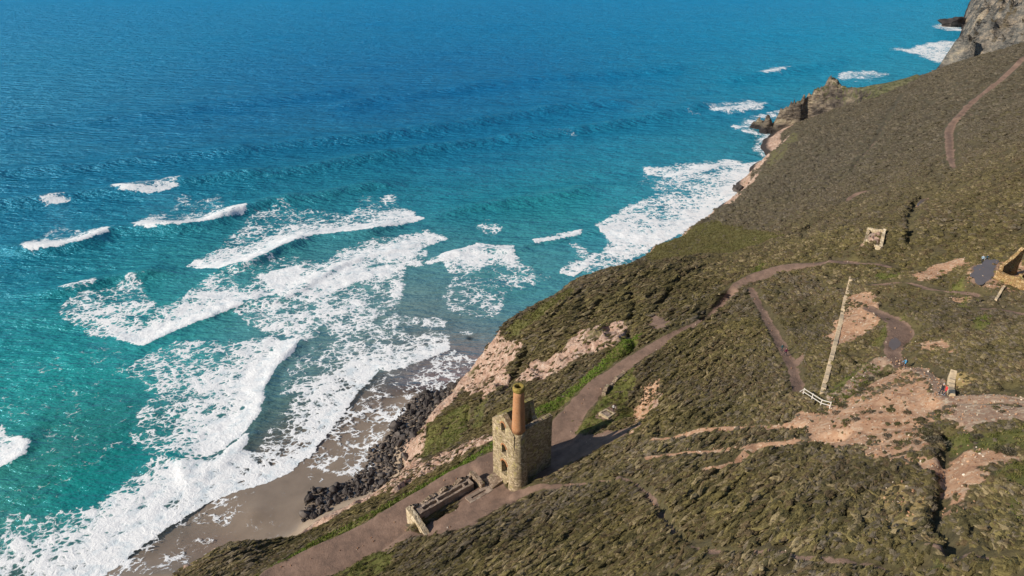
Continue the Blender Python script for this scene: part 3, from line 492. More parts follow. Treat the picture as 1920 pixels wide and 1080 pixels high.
def smooth_line(pts, step=1.0):
    """Catmull-Rom through the points; keeps extra columns"""
    P = np.array(pts, float)
    if len(P) < 3: 
        n = max(2, int(np.hypot(*(P[1]-P[0])[:2])/step)+1)
        return np.array([P[0]+(P[1]-P[0])*k/(n-1) for k in range(n)])
    Q = np.vstack([2*P[0]-P[1], P, 2*P[-1]-P[-2]]); out = []
    for i in range(1, len(Q)-2):
        n = max(2, int(np.hypot(*(Q[i+1]-Q[i])[:2])/step)+1)
        for k in range(n):
            t = k/n
            out.append(.5*((2*Q[i])+(-Q[i-1]+Q[i+1])*t+(2*Q[i-1]-5*Q[i]+4*Q[i+1]-Q[i+2])*t*t+(-Q[i-1]+3*Q[i]-3*Q[i+1]+Q[i+2])*t**3))
    out.append(P[-1])
    return np.array(out)

def srgb(r, g, b):
    f = lambda c: (c/255/12.92) if c <= 10 else ((c/255+.055)/1.055)**2.4
    return (f(r), f(g), f(b))

# ------------------------------------------------------------------ materials
class NT:
    def __init__(self, name):
        self.m = bpy.data.materials.new(name); self.m.use_nodes = True
        self.t = self.m.node_tree; self.n = self.t.nodes; self.l = self.t.links
        self.b = self.n['Principled BSDF']; self.out = self.n['Material Output']
        self.pos = self.n.new('ShaderNodeNewGeometry').outputs['Position']
    def lk(self, a, b): self.l.new(a, b)
    def attr(self, name, kind='GEOMETRY', out='Fac'):
        a = self.n.new('ShaderNodeAttribute'); a.attribute_name = name; a.attribute_type = kind; return a.outputs[out]
    def objco(self): return self.n.new('ShaderNodeTexCoord').outputs['Object']
    def mapping(self, v, scale=(1,1,1), rot=(0,0,0)):
        m = self.n.new('ShaderNodeMapping'); m.inputs['Scale'].default_value = scale; m.inputs['Rotation'].default_value = rot
        self.lk(v, m.inputs['Vector']); return m.outputs['Vector']
    def noise(self, v, scale, detail=4, rough=.55, out='Fac', dist=0):
        n = self.n.new('ShaderNodeTexNoise'); n.inputs['Scale'].default_value = scale; n.inputs['Detail'].default_value = detail
        n.inputs['Roughness'].default_value = rough; n.inputs['Distortion'].default_value = dist
        self.lk(v, n.inputs['Vector']); return n.outputs[out]
    def voro(self, v, scale, feature='F1', out='Distance', rand=1):
        n = self.n.new('ShaderNodeTexVoronoi'); n.feature = feature; n.inputs['Scale'].default_value = scale
        n.inputs['Randomness'].default_value = rand
        self.lk(v, n.inputs['Vector']); return n.outputs[out]
    def val(self, s, i):
        if isinstance(i, (int, float)): s.default_value = i
        else: self.lk(i, s)
    def math(self, op, a, b=0., c=0., clamp=False):
        n = self.n.new('ShaderNodeMath'); n.operation = op; n.use_clamp = clamp
        self.val(n.inputs[0], a); self.val(n.inputs[1], b); self.val(n.inputs[2], c); return n.outputs[0]
    def rng(self, v, a, b, c=0., d=1., smooth=False):
        n = self.n.new('ShaderNodeMapRange'); n.clamp = True
        if smooth: n.interpolation_type = 'SMOOTHSTEP'
        self.val(n.inputs['Value'], v); self.val(n.inputs['From Min'], a); self.val(n.inputs['From Max'], b)
        n.inputs['To Min'].default_value = c; n.inputs['To Max'].default_value = d; return n.outputs['Result']
    def mix(self, f, a, b, mode='MIX'):
        n = self.n.new('ShaderNodeMix'); n.data_type = 'RGBA'; n.blend_type = mode
        self.val(n.inputs['Factor'], f)
        for s, i in ((n.inputs[6], a), (n.inputs[7], b)):
            if isinstance(i, tuple): s.default_value = i[:3] + (1,)
            else: self.lk(i, s)
        return n.outputs[2]
    def ramp(self, v, stops):
        n = self.n.new('ShaderNodeValToRGB'); r = n.color_ramp
        while len(r.elements) < len(stops): r.elements.new(.5)
        for e, (p, c) in zip(r.elements, stops): e.position = p; e.color = c[:3] + (1,)
        self.val(n.inputs['Fac'], v); return n.outputs['Color']
    def vadd(self, a, b, op='ADD'):
        n = self.n.new('ShaderNodeVectorMath'); n.operation = op
        for s, i in ((n.inputs[0], a), (n.inputs[1], b)):
            if isinstance(i, tuple): s.default_value = i
            else: self.lk(i, s)
        return n.outputs[0]
    def vscale(self, a, s):
        n = self.n.new('ShaderNodeVectorMath'); n.operation = 'SCALE'; self.lk(a, n.inputs[0]); n.inputs[3].default_value = s; return n.outputs[0]
    def bump(self, h, strength, dist, nrm=None):
        n = self.n.new('ShaderNodeBump'); n.inputs['Strength'].default_value = strength; n.inputs['Distance'].default_value = dist
        self.lk(h, n.inputs['Height'])
        if nrm is not None: self.lk(nrm, n.inputs['Normal'])
        return n.outputs['Normal']
    def fin(self, color, rough=.9, normal=None, spec=.25):
        self.val(self.b.inputs['Roughness'], rough)
        self.b.inputs['Specular IOR Level'].default_value = spec
        if isinstance(color, tuple): self.b.inputs['Base Color'].default_value = color[:3] + (1,)
        else: self.lk(color, self.b.inputs['Base Color'])
        if normal is not None: self.lk(normal, self.b.inputs['Normal'])
        return self.m

def land_material():
    k = NT('land')
    p = k.pos
    sA = k.n.new('ShaderNodeSeparateColor'); k.lk(k.attr('cover_a', out='Color'), sA.inputs[0])
    sB = k.n.new('ShaderNodeSeparateColor'); k.lk(k.attr('cover_b', out='Color'), sB.inputs[0])
    straw = k.attr('straw'); wet = k.attr('wet')
    path, grass, rock = sA.outputs[0], sA.outputs[1], sA.outputs[2]
    scree, sand, gravel = sB.outputs[0], sB.outputs[1], sB.outputs[2]
    nb = k.noise(p, .9, 6, .65); nf = k.noise(p, 4.5, 5, .65); nl = k.noise(p, .12, 4, .6)
    edge = k.math('ADD', k.math('MULTIPLY', k.math('SUBTRACT', nb, .5), .9), k.math('MULTIPLY', k.math('SUBTRACT', nf, .5), .5))
    def m(x, soft=.12): return k.rng(k.math('ADD', x, edge), .5 - soft, .5 + soft, smooth=True)
    # heath soil and low growth
    heath = k.ramp(k.noise(p, 1.3, 6, .7), [(.3, (.04,.034,.017)), (.45, (.08,.067,.03)), (.58, (.125,.105,.045)), (.72, (.13,.105,.07))])
    heath = k.mix(k.rng(nl, .4, .62), heath, k.mix(.5, heath, (.085,.068,.045)))
    ps = k.n.new('ShaderNodeSeparateXYZ'); k.lk(p, ps.inputs[0])
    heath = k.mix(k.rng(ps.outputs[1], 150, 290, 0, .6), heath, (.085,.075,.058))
    # grass
    gr = k.ramp(k.noise(p, .5, 7, .72), [(.32, (.06,.066,.018)), (.5, (.118,.122,.032)), (.68, (.20,.175,.065))])
    gr = k.mix(k.rng(nl, .5, .7), gr, k.mix(.6, gr, (.15,.125,.045)))
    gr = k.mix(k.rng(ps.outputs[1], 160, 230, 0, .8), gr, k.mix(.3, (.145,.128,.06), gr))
    # trodden earth
    pa = k.ramp(k.noise(p, .35, 7, .68), [(.3, (.125,.088,.070)), (.48, (.21,.138,.103)), (.72, (.30,.20,.15))])
    pa = k.mix(k.rng(k.noise(p, 7., 3, .6), .62, .75), pa, (.33,.23,.18))
    # rock face
    pr = k.mapping(p, (1,1,1.7), (.5,.3,.2))
    vr = k.voro(pr, .55, 'F1', 'Color'); sv = k.n.new('ShaderNodeSeparateColor'); k.lk(vr, sv.inputs[0])
    rc = k.ramp(k.noise(pr, .6, 9, .75), [(.3, (.10,.062,.045)), (.43, (.33,.22,.165)), (.56, (.50,.37,.29)), (.70, (.63,.55,.48))])
    rc = k.mix(k.math('MULTIPLY', sv.outputs[0], .35), rc, (.36,.19,.13))
    rc = k.mix(k.rng(k.noise(p, .16, 4, .6), .60, .70), rc, (.15,.125,.06))
    pz = k.n.new('ShaderNodeSeparateXYZ'); k.lk(p, pz.inputs[0])
    tide = k.rng(k.math('ADD', pz.outputs[2], k.math('MULTIPLY', k.math('SUBTRACT', nb, .5), 3.)), 3.2, 1.6)
    rc = k.mix(tide, rc, (.045,.037,.035))
    # scree
    vs_ = k.voro(p, 2.4, 'F1', 'Color'); sv2 = k.n.new('ShaderNodeSeparateColor'); k.lk(vs_, sv2.inputs[0])
    scn = k.ramp(k.noise(p, .55, 7, .7), [(.3, (.27,.145,.09)), (.5, (.42,.25,.155)), (.7, (.53,.35,.235))])
    scn = k.mix(k.rng(sv2.outputs[0], .72, .95), scn, (.5,.36,.25))
    gvl = k.ramp(k.noise(p, .9, 7, .7), [(.3, (.23,.14,.10)), (.5, (.33,.22,.155)), (.7, (.44,.32,.225))])
    gvl = k.mix(k.rng(sv2.outputs[1], .75, .95), gvl, (.47,.38,.28))
    st = k.ramp(k.noise(p, 1.4, 7, .75), [(.3, (.16,.11,.04)), (.5, (.33,.24,.10)), (.7, (.45,.36,.20))])
    # sand
    sa = k.ramp(k.noise(p, .22, 5, .55), [(.3, (.34,.265,.19)), (.5, (.41,.32,.235)), (.7, (.46,.365,.27))])
    sa = k.mix(wet, sa, k.mix(.45, sa, (.13,.10,.075)))
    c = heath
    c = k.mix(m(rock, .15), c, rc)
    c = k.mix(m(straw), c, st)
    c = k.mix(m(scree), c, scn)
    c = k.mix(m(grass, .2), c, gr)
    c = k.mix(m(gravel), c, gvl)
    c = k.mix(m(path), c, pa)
    c = k.mix(k.rng(k.math('ADD', sand, k.math('MULTIPLY', edge, .4)), .42, .58, smooth=True), c, sa)
    h = k.math('ADD', k.math('MULTIPLY', nf, .25), k.math('MULTIPLY', nb, .5))
    h = k.math('MULTIPLY', h, k.math('SUBTRACT', 1., sand))
    vb = k.voro(pr, 1.1, 'F1', 'Distance')
    h = k.math('ADD', h, k.math('MULTIPLY', k.math('MULTIPLY', vb, rock), .9))
    nrm = k.bump(h, .75, .45)
    rough = k.math('SUBTRACT', .95, k.math('MULTIPLY', k.math('MULTIPLY', sand, wet), .55))
    return k.fin(c, rough, nrm, .25)

def sea_material():
    k = NT('sea_water')
    p = k.pos
    water = k.attr('water_colour', out='Color'); foam = k.attr('foam'); clear = k.attr('clear')
    wv = k.vscale(k.vadd(k.noise(p, .10, 3, .5, 'Color'), (.5,.5,.5), 'SUBTRACT'), 5.)
    wv2 = k.vscale(k.vadd(k.noise(p, .55, 3, .6, 'Color'), (.5,.5,.5), 'SUBTRACT'), 1.5)
    q = k.mapping(k.vadd(k.vadd(p, wv), wv2), (.8, 1.0, 1), (0,0,R(-28)))
    v1 = k.voro(q, .26, 'DISTANCE_TO_EDGE'); v2 = k.voro(q, .62, 'DISTANCE_TO_EDGE')
    v3 = k.voro(q, 1.5, 'DISTANCE_TO_EDGE')
    e1 = k.rng(v1, 0, .24, 1, 0); e2 = k.rng(v2, 0, .26, 1, 0); e3 = k.rng(v3, 0, .3, 1, 0)
    n1 = k.noise(q, .30, 6, .62); n2 = k.noise(p, .07, 3, .5)
    n1 = k.rng(n1, .28, .72)
    Q = k.math('ADD', k.math('ADD', k.math('MULTIPLY', e1, .22), k.math('MULTIPLY', e2, .27)), k.math('ADD', k.math('MULTIPLY', n1, .38), k.math('MULTIPLY', e3, .13)))
    d = k.math('ADD', foam, k.math('MULTIPLY', k.math('MULTIPLY', k.math('SUBTRACT', n2, .5), 1.0), k.rng(foam, 0, .3)))
    thr = k.math('SUBTRACT', .93, k.math('MULTIPLY', d, .9))
    fm = k.rng(Q, k.math('SUBTRACT', thr, .07), k.math('ADD', thr, .13), smooth=True)
    fm = k.math('MULTIPLY', fm, k.rng(foam, .04, .22))
    # milky aerated water round the foam
    milk = k.math('MULTIPLY', k.rng(foam, .2, .9), .30)
    wcol = k.mix(milk, water, (.16,.36,.36))
    wcol = k.mix(1., wcol, k.ramp(k.noise(p, .035, 5, .6), [(.3, (.86,.9,.9)), (.7, (1.1,1.06,1.06))]), 'MULTIPLY')
    fcol = k.ramp(n1, [(.1, (.66,.74,.78)), (.55, (.90,.91,.91))])
    rp = k.mapping(p, (.75, 1.9, 1), (0,0,R(10)))
    rip = k.math('ADD', k.math('ADD', k.math('MULTIPLY', k.noise(rp, .36, 4, .6), .55), k.math('MULTIPLY', k.noise(rp, .15, 4, .6), 1.3)), k.math('MULTIPLY', k.noise(rp, .05, 4, .6), 2.0))
    ln_ = k.n.new('ShaderNodeVectorMath'); ln_.operation = 'LENGTH'; k.lk(p, ln_.inputs[0])
    nw = k.bump(rip, 1.0, 1.0); k.lk(k.rng(ln_.outputs['Value'], 170, 750, 1.1, 3.8), nw.node.inputs['Distance'])
    nf = k.bump(k.math('ADD', Q, k.math('MULTIPLY', n1, .6)), .28, .7)
    df = k.n.new('ShaderNodeBsdfDiffuse'); k.lk(wcol, df.inputs['Color']); k.lk(nw, df.inputs['Normal'])
    gs = k.n.new('ShaderNodeBsdfGlossy'); gs.inputs['Color'].default_value = (.30,.72,1.,1); gs.inputs['Roughness'].default_value = .2; k.lk(nw, gs.inputs['Normal'])
    fre = k.n.new('ShaderNodeFresnel'); fre.inputs['IOR'].default_value = 1.33; k.lk(nw, fre.inputs['Normal'])
    wat = k.n.new('ShaderNodeMixShader'); k.lk(k.math('MINIMUM', k.math('MULTIPLY', fre.outputs[0], 1.7), .5), wat.inputs[0]); k.lk(df.outputs[0], wat.inputs[1]); k.lk(gs.outputs[0], wat.inputs[2])
    fo = k.n.new('ShaderNodeBsdfPrincipled'); k.lk(fcol, fo.inputs['Base Color']); fo.inputs['Roughness'].default_value = .8
    fo.inputs['Specular IOR Level'].default_value = .2; k.lk(nf, fo.inputs['Normal'])
    tr = k.n.new('ShaderNodeBsdfTransparent'); gl = k.n.new('ShaderNodeBsdfGlossy'); gl.inputs['Roughness'].default_value = .12
    film = k.n.new('ShaderNodeMixShader'); film.inputs[0].default_value = .06; k.lk(tr.outputs[0], film.inputs[1]); k.lk(gl.outputs[0], film.inputs[2])
    m1 = k.n.new('ShaderNodeMixShader'); k.lk(clear, m1.inputs[0]); k.lk(wat.outputs[0], m1.inputs[1]); k.lk(film.outputs[0], m1.inputs[2])
    m2 = k.n.new('ShaderNodeMixShader'); k.lk(fm, m2.inputs[0]); k.lk(m1.outputs[0], m2.inputs[1]); k.lk(fo.outputs[0], m2.inputs[2])
    k.lk(m2.outputs[0], k.out.inputs['Surface'])
    return k.m

def leaf_material(name, vary=.35):
    k = NT(name)
    t = k.attr('tint', 'INSTANCER', 'Color')
    o = k.objco()
    n = k.noise(o, 7., 4, .65)
    c = k.mix(1., t, k.ramp(n, [(.3, (1-vary,)*3), (.7, (1+vary,)*3)]), 'MULTIPLY')
    return k.fin(c, .85, None, .15)

def stone_material(name, dark, mid, light, scale=2.6, lichen=None, bump=.6, lz=None):
    k = NT(name)
    o = k.objco()
    w = k.vadd(k.mapping(o, (1,1,1.5)), k.vscale(k.noise(o, 1.5, 3, .5, 'Color'), .35))
    cell = k.voro(w, scale, 'F1', 'Color'); s = k.n.new('ShaderNodeSeparateColor'); k.lk(cell, s.inputs[0])
    ed = k.voro(w, scale, 'DISTANCE_TO_EDGE')
    c = k.ramp(s.outputs[0], [(.1, dark), (.5, mid), (.9, light)])
    c = k.mix(k.rng(k.noise(o, .6, 5, .65), .4, .7, 0, .6), c, tuple(m * .75 + .02 for m in mid))
    c = k.mix(k.rng(ed, 0, .09, .7, 0), c, tuple(m * .55 for m in mid))
    if lichen:
        f = k.rng(k.noise(o, 1.1, 6, .7), .54, .66)
        if lz is not None:
            z = k.n.new('ShaderNodeSeparateXYZ'); k.lk(o, z.inputs[0])
            f = k.math('MAXIMUM', k.math('MULTIPLY', f, .45), k.rng(k.math('ADD', z.outputs[2], k.math('MULTIPLY', k.noise(o, 2., 4), .8)), lz, lz + .5))
        c = k.mix(f, c, lichen)
    h = k.math('ADD', k.rng(ed, 0, .12), k.math('MULTIPLY', k.noise(o, 6., 4, .6), .5))
    return k.fin(c, .92, k.bump(h, bump, .12), .2)

def plain_material(name, col, vary=.2, scale=8., rough=.8):
    k = NT(name)
    o = k.objco()
    c = k.mix(1., k.mix(0., tuple(col), (0,0,0)), k.ramp(k.noise(o, scale, 4, .6), [(.3, (1-vary,)*3), (.7, (1+vary,)*3)]), 'MULTIPLY')
    return k.fin(c, rough, None, .3)

M_LAND = land_material()
M_SEA = sea_material()
M_LEAF = leaf_material('heather_leaf')
M_BLADE = leaf_material('grass_blade', .25)
M_CHIP = leaf_material('stone_chip', .25)
M_ROCK = stone_material('wet_boulder', (.035,.031,.030), (.075,.065,.061), (.15,.13,.12), .9, None, .8)
M_ROCKB = stone_material('dry_boulder', (.07,.058,.052), (.12,.10,.09), (.20,.175,.155), .9, None, .8)
M_STONE = stone_material('engine_house_stone', (.22,.165,.10), (.43,.335,.205), (.62,.50,.34), 2.4, (.46,.39,.15), .6)
M_STONETOP = stone_material('lichen_coping', (.20,.16,.09), (.33,.28,.12), (.44,.36,.14), 3.0, (.42,.35,.06), .7)
M_RUBBLE = stone_material('rubble_masonry', (.18,.125,.09), (.33,.24,.17), (.48,.37,.28), 2.8, (.27,.235,.11), .7)
M_ORANGE = stone_material('ochre_masonry', (.28,.16,.07), (.46,.29,.13), (.56,.40,.22), 2.6, (.45,.38,.15), .8)
M_TAN = stone_material('tan_wall_stone', (.44,.34,.21), (.58,.46,.30), (.70,.59,.43), 1.6, None, .6)
M_SLAB = stone_material('concrete_slab', (.26,.195,.15), (.34,.26,.20), (.42,.33,.26), .8, None, .3)

def brick_material():
    k = NT('red_brick')
    o = k.objco()
    sx = k.n.new('ShaderNodeSeparateXYZ'); k.lk(o, sx.inputs[0])
    ang = k.math('ARCTAN2', sx.outputs[1], sx.outputs[0])
    cx = k.n.new('ShaderNodeCombineXYZ'); k.lk(k.math('MULTIPLY', ang, 1.05), cx.inputs[0]); k.lk(sx.outputs[2], cx.inputs[1])
    br = k.n.new('ShaderNodeTexBrick'); k.lk(cx.outputs[0], br.inputs['Vector'])
    br.inputs['Scale'].default_value = 1.; br.inputs['Brick Width'].default_value = .24; br.inputs['Row Height'].default_value = .085
    br.inputs['Mortar Size'].default_value = .008
    br.inputs['Color1'].default_value = (.40,.155,.06,1); br.inputs['Color2'].default_value = (.54,.25,.105,1); br.inputs['Mortar'].default_value = (.42,.32,.22,1)
    c = k.mix(k.rng(k.noise(o, 1.2, 6, .7), .5, .75, 0, .55), br.outputs['Color'], (.50,.31,.19))
    c = k.mix(k.rng(k.noise(k.mapping(o, (1,1,.25)), 1.3, 4, .6), .55, .7, 0, .5), c, (.24,.12,.07))
    return k.fin(c, .9, k.bump(br.outputs['Fac'], -.5, .02), .2)
M_BRICK = brick_material()
M_LICHEN = stone_material('lichen_rim', (.26,.19,.05), (.36,.27,.065), (.44,.34,.10), 3.4, (.34,.19,.08), .6)
M_WOODW = plain_material('weathered_white_wood', (.62,.58,.52), .2, 4.)
M_POOL = None
def pool_material():
    k = NT('pool_water')
    return k.fin(k.mix(k.noise(k.pos, .5, 4), (.12,.095,.085), (.17,.135,.118)), .3, k.bump(k.noise(k.pos, 2.5, 3), .08, .1), .5)
M_POOL = pool_material()

# ------------------------------------------------------------------ the ground
def graded(lo, a, b, hi, fine, grow, cap):
    mid = list(np.arange(a, b, fine)); s = fine; right = []; x = mid[-1]
    while x < hi:
        s = min(s*grow, cap); x += s; right.append(x)
    s = fine; left = []; x = a
    while x > lo:
        s = min(s*grow, cap); x -= s; left.append(x)
    return np.array(left[::-1] + mid + right)

terrain = Rbf(CONTROL)
gx = graded(-118, -72, 105, 430, .46, 1.012, 2.6)
gy = graded(24, 34, 205, 545, .46, 1.012, 2.6)
X, Y = np.meshgrid(gx, gy)
Z = terrain(X, Y)[..., 0]
Z0 = Z.copy()
NY, NX = X.shape
SLx = np.gradient(Z0, gx, axis=1); SLy = np.gradient(Z0, gy, axis=0)
SLOPE = np.hypot(SLx, SLy)

wob = (fbm(X*.35, Y*.35, 40, 3) - .5) * 3.2
fine_wob = (fbm(X*1.1, Y*1.1, 44, 3) - .5) * 1.2
cover = {n: np.zeros(X.shape) for n in ('path','grass','rock','scree','sand','gravel','straw','wet')}
near = lambda d: 1 - sstep(150, 500, np.hypot(X, Y))
for kind, s, pts in PATCHES:
    ej = 1.15 if kind in ('scree','gravel','straw') else .8
    sdv = poly_sd(X, Y, pts) + wob*ej + fine_wob*ej*.9
    c = sstep(-1.0, 1.0, sdv) * s
    cover[kind] = np.maximum(cover[kind], c)
path_id = np.full(X.shape, -1)
pathwide = np.zeros(X.shape)
beachy = sstep(3.4, 2.2, Z0) * (Y < 215) * (X < 10)
cover['sand'] = np.maximum(cover['sand'], beachy)
cliffy = sstep(.95, 1.35, SLOPE) * (1 - cover['sand'])
cover['rock'] = np.maximum(cover['rock'], cliffy)
cover['rock'] = np.maximum(cover['rock'], sstep(9, 5, Z0) * (1 - cover['sand']))
cover['grass'] *= 1 - .8*cliffy
for ln in VERGES:
    L = smooth_line(ln); D, _, T = line_dist(X, Y, L, 12)
    wd = np.interp(T, np.arange(len(L)), L[:,2])
    cover['grass'] = np.maximum(cover['grass'], sstep(.7, -.7, D - wd*.85 - wob*.4 - fine_wob*.5))
    Z += .5 * sstep(wd*.8, 0, D)
# benches cut by the tracks and ditches
for i, (nm, pts, kind, cutd) in enumerate(PATHS):
    L = smooth_line(pts); zc = terrain(L[:,0], L[:,1])[:,0]
    zc = np.convolve(np.pad(zc, 5, 'edge'), np.ones(11)/11, 'valid')
    D, _, T = line_dist(X, Y, L, 12)
    wd = np.interp(T, np.arange(len(L)), L[:,2]); zz = np.interp(T, np.arange(len(L)), zc)
    w = sstep(wd*.5 + 1.3, wd*.5 - .2, D)
    Z = Z*(1-w) + (zz - cutd)*w
    pathwide = np.maximum(pathwide, sstep(.8, .0, D - wd*.5 - np.clip(np.hypot(X, Y)/500, .05, .7)))
    mk = sstep(.55, -.55, D - wd*.5 - wob*.22 - fine_wob*.45)
    k2 = {'path':'path','dark':'path','gravel':'gravel','scree':'scree'}[kind]
    if kind == 'dark': mk = mk*.55
    cover[k2] = np.maximum(cover[k2], mk)
    if k2 == 'path':
        for o_ in ('grass','scree'): cover[o_] *= 1 - .8*mk
    sel = mk > .5
    path_id[sel & (path_id < 0)] = i
ditch = np.zeros(X.shape)
for pts, dep in DITCHES:
    L = smooth_line(pts); D, _, T = line_dist(X, Y, L, 8)
    wd = np.interp(T, np.arange(len(L)), L[:,2])
    w = sstep(wd*.9, 0, D + fine_wob*.3)
    Z -= 1.5*dep * w; ditch = np.maximum(ditch, w)
heath = 1 - sstep(.22, .6, np.maximum.reduce([cover['path'], cover['grass'], cover['rock'], cover['scree'], cover['sand'], cover['gravel'], cover['straw'], pathwide]))
heath = np.minimum(heath, sstep(4, 8, Z0))
# rows of wind-combed heath follow the contours; rounder cushions towards the right and far away
def rowfield(x, y):
    a = x*.80 + y*.60; b = -x*.60 + y*.80
    b = b + (fbm(x*.09, y*.09, 61, 2)-.5)*5
    r = vnoise(a*.20, b*1.15, 62)*.42 + vnoise(a*.5, b*2.0, 63)*.24 + .34*(.5 + .5*np.sin(b*3.7 + (fbm(a*.13, b*.13, 66, 2)-.5)*9))
    q = vnoise(x*.55, y*.55, 64)*.6 + vnoise(x*1.2, y*1.2, 65)*.4
    m = sstep(28, 60, x - (y-70)*.15)
    return r*(1-m) + q*m
ROW = rowfield(X, Y)
bumpy = (1 - cover['path'])*(1 - cover['sand'])*(1-cover['gravel']*.8)
Z += heath * (ROW - .5) * 2.0
Z += bumpy * (fbm(X*.09, Y*.09, 70, 3) - .5) * 2.0
Z += (cover['grass'] + cover['scree']) * bumpy * (fbm(X*.6, Y*.6, 71, 3) - .5) * .5
# broken rock
rk = cover['rock'] * sstep(2.0, 5.0, Z0)
rid = 1 - np.abs(fbm(X*.16+Z0*.05, Y*.16, 80, 4)*2 - 1)
Z += rk * ((rid - .7) * 3.4 + (fbm(X*.75, Y*.75, 84, 3) - .5) * 1.7)
Z += cover['sand'] * (fbm(X*.05, Y*.05, 90, 2) - .5) * .2
cover['wet'] = np.clip(sstep(2.1, .7, Z) + .25*(fbm(X*.08, Y*.08, 95, 3)-.5), 0, 1)

LEVEL = {}
rux, ruy = RUIN[0][0] + 3.6, RUIN[0][1] + .2
wru = sstep(9.5, 6.0, np.hypot(X - rux, Y - ruy) + fine_wob)
RUZ = float(terrain(np.array([RUIN[0][0]]), np.array([RUIN[0][1]]))[0, 0]) + .2
Z = Z*(1-wru) + RUZ*wru
heath *= 1 - .9*wru; cover['scree'] = np.maximum(cover['scree'], .62*wru)
for nm_, pp_ in (('pond', POND), ('puddle', PUDDLE), ('stream', STREAM)):
    sdv = poly_sd(X, Y, pp_)
    lv = float(np.percentile(Z[sdv > -.3], 30)) if (sdv > -.3).any() else float(terrain(np.array([pp_[0][0]]), np.array([pp_[0][1]]))[0, 0])
    LEVEL[nm_] = lv
    w = sstep(-1.6, .2, sdv + fine_wob*.4)
    Z = Z*(1-w) + np.minimum(Z, lv - .12*sstep(-.3, .6, sdv) + .25*sstep(.2, -1.2, sdv))*w
    heath *= 1 - sstep(-1., .0, sdv)
    cover['grass'] *= 1 - sstep(-.5, .2, sdv); cover['path'] = np.maximum(cover['path'], .9*sstep(-.7, .2, sdv))

def grid_z(x, y):
    """height of the finished ground"""
    x = np.atleast_1d(np.asarray(x, float)); y = np.atleast_1d(np.asarray(y, float))
    i = np.clip(np.searchsorted(gx, x) - 1, 0, NX-2); j = np.clip(np.searchsorted(gy, y) - 1, 0, NY-2)
    fx = (x-gx[i])/(gx[i+1]-gx[i]); fy = (y-gy[j])/(gy[j+1]-gy[j])
    return (Z[j,i]*(1-fx)+Z[j,i+1]*fx)*(1-fy)+(Z[j+1,i]*(1-fx)+Z[j+1,i+1]*fx)*fy
def grid_v(A, x, y):
    i = np.clip(np.searchsorted(gx, x) - 1, 0, NX-2); j = np.clip(np.searchsorted(gy, y) - 1, 0, NY-2)
    return A[j, i]
def gz(x, y): return float(grid_z(x, y)[0])

gnx = -np.gradient(Z, gx, axis=1); gny = -np.gradient(Z, gy, axis=0)
gl = np.sqrt(gnx**2 + gny**2 + 1)
NRM = np.stack([gnx/gl, gny/gl, 1/gl], -1).reshape(-1, 3)
VCO = np.stack([X, Y, Z], -1).reshape(-1, 3)
ii, jj = np.meshgrid(np.arange(NX-1), np.arange(NY-1))
a = (jj*NX + ii).ravel()
QUADS = np.stack([a, a+1, a+NX+1, a+NX], -1)
def fc(A): 
    A = A.ravel(); return A[QUADS].mean(1)
zf = fc(Z); xf = fc(X); yf = fc(Y)
keep = (zf > -4.5)
cat = np.full(len(QUADS), 0)                     # 0 hillside
cat[fc(cover['grass']) > .55] = 1
cat[fc(cover['scree']) > .55] = 2
cat[fc(cover['rock']) > .6] = 3
cat[fc(cover['sand']) > .5] = 4
pf = path_id.ravel()[QUADS].max(1)
pm = np.maximum(fc(cover['path']), fc(cover['gravel'])) > .5
cat[pm] = 5
trackset = [i for i, p in enumerate(PATHS) if p[0] == 'track']
cat[pm & (np.isin(pf, trackset) | ((pf < 0) & (yf < 130) & (xf < 30)))] = 6
NAMES = {0: ('hillside','structure'), 1: ('grass','stuff'), 2: ('scree','stuff'), 3: ('cliff','structure'), 4: ('beach','structure'), 5: ('footpath','structure'), 6: ('track','structure')}
LABELS = {1: ('short green grass on the verges and open ground of the slope', 'grass'), 2: ('loose orange scree and mine waste spread over the slope', 'scree')}
for c, (nm, kd) in NAMES.items():
    fs = QUADS[keep & (cat == c)]
    if len(fs) == 0: continue
    used, inv = np.unique(fs, return_inverse=True)
    me = new_mesh(nm, VCO[used], inv.reshape(fs.shape), M_LAND, True)
    for an, chans in (('cover_a', ('path','grass','rock')), ('cover_b', ('scree','sand','gravel'))):
        at = me.attributes.new(an, 'FLOAT_COLOR', 'POINT')
        d = np.ones((len(used), 4), np.float32)
        for q, ch in enumerate(chans): d[:, q] = cover[ch].ravel()[used]
        at.data.foreach_set('color', d.ravel())
    for an in ('straw', 'wet'):
        at = me.attributes.new(an, 'FLOAT', 'POINT'); at.data.foreach_set('value', cover[an].ravel()[used].astype(np.float32))
    me.normals_split_custom_set_from_vertices(NRM[used].tolist())
    o = obj(nm, me); tag(o, kind=kd)
    if c in LABELS: tag(o, *LABELS[c])

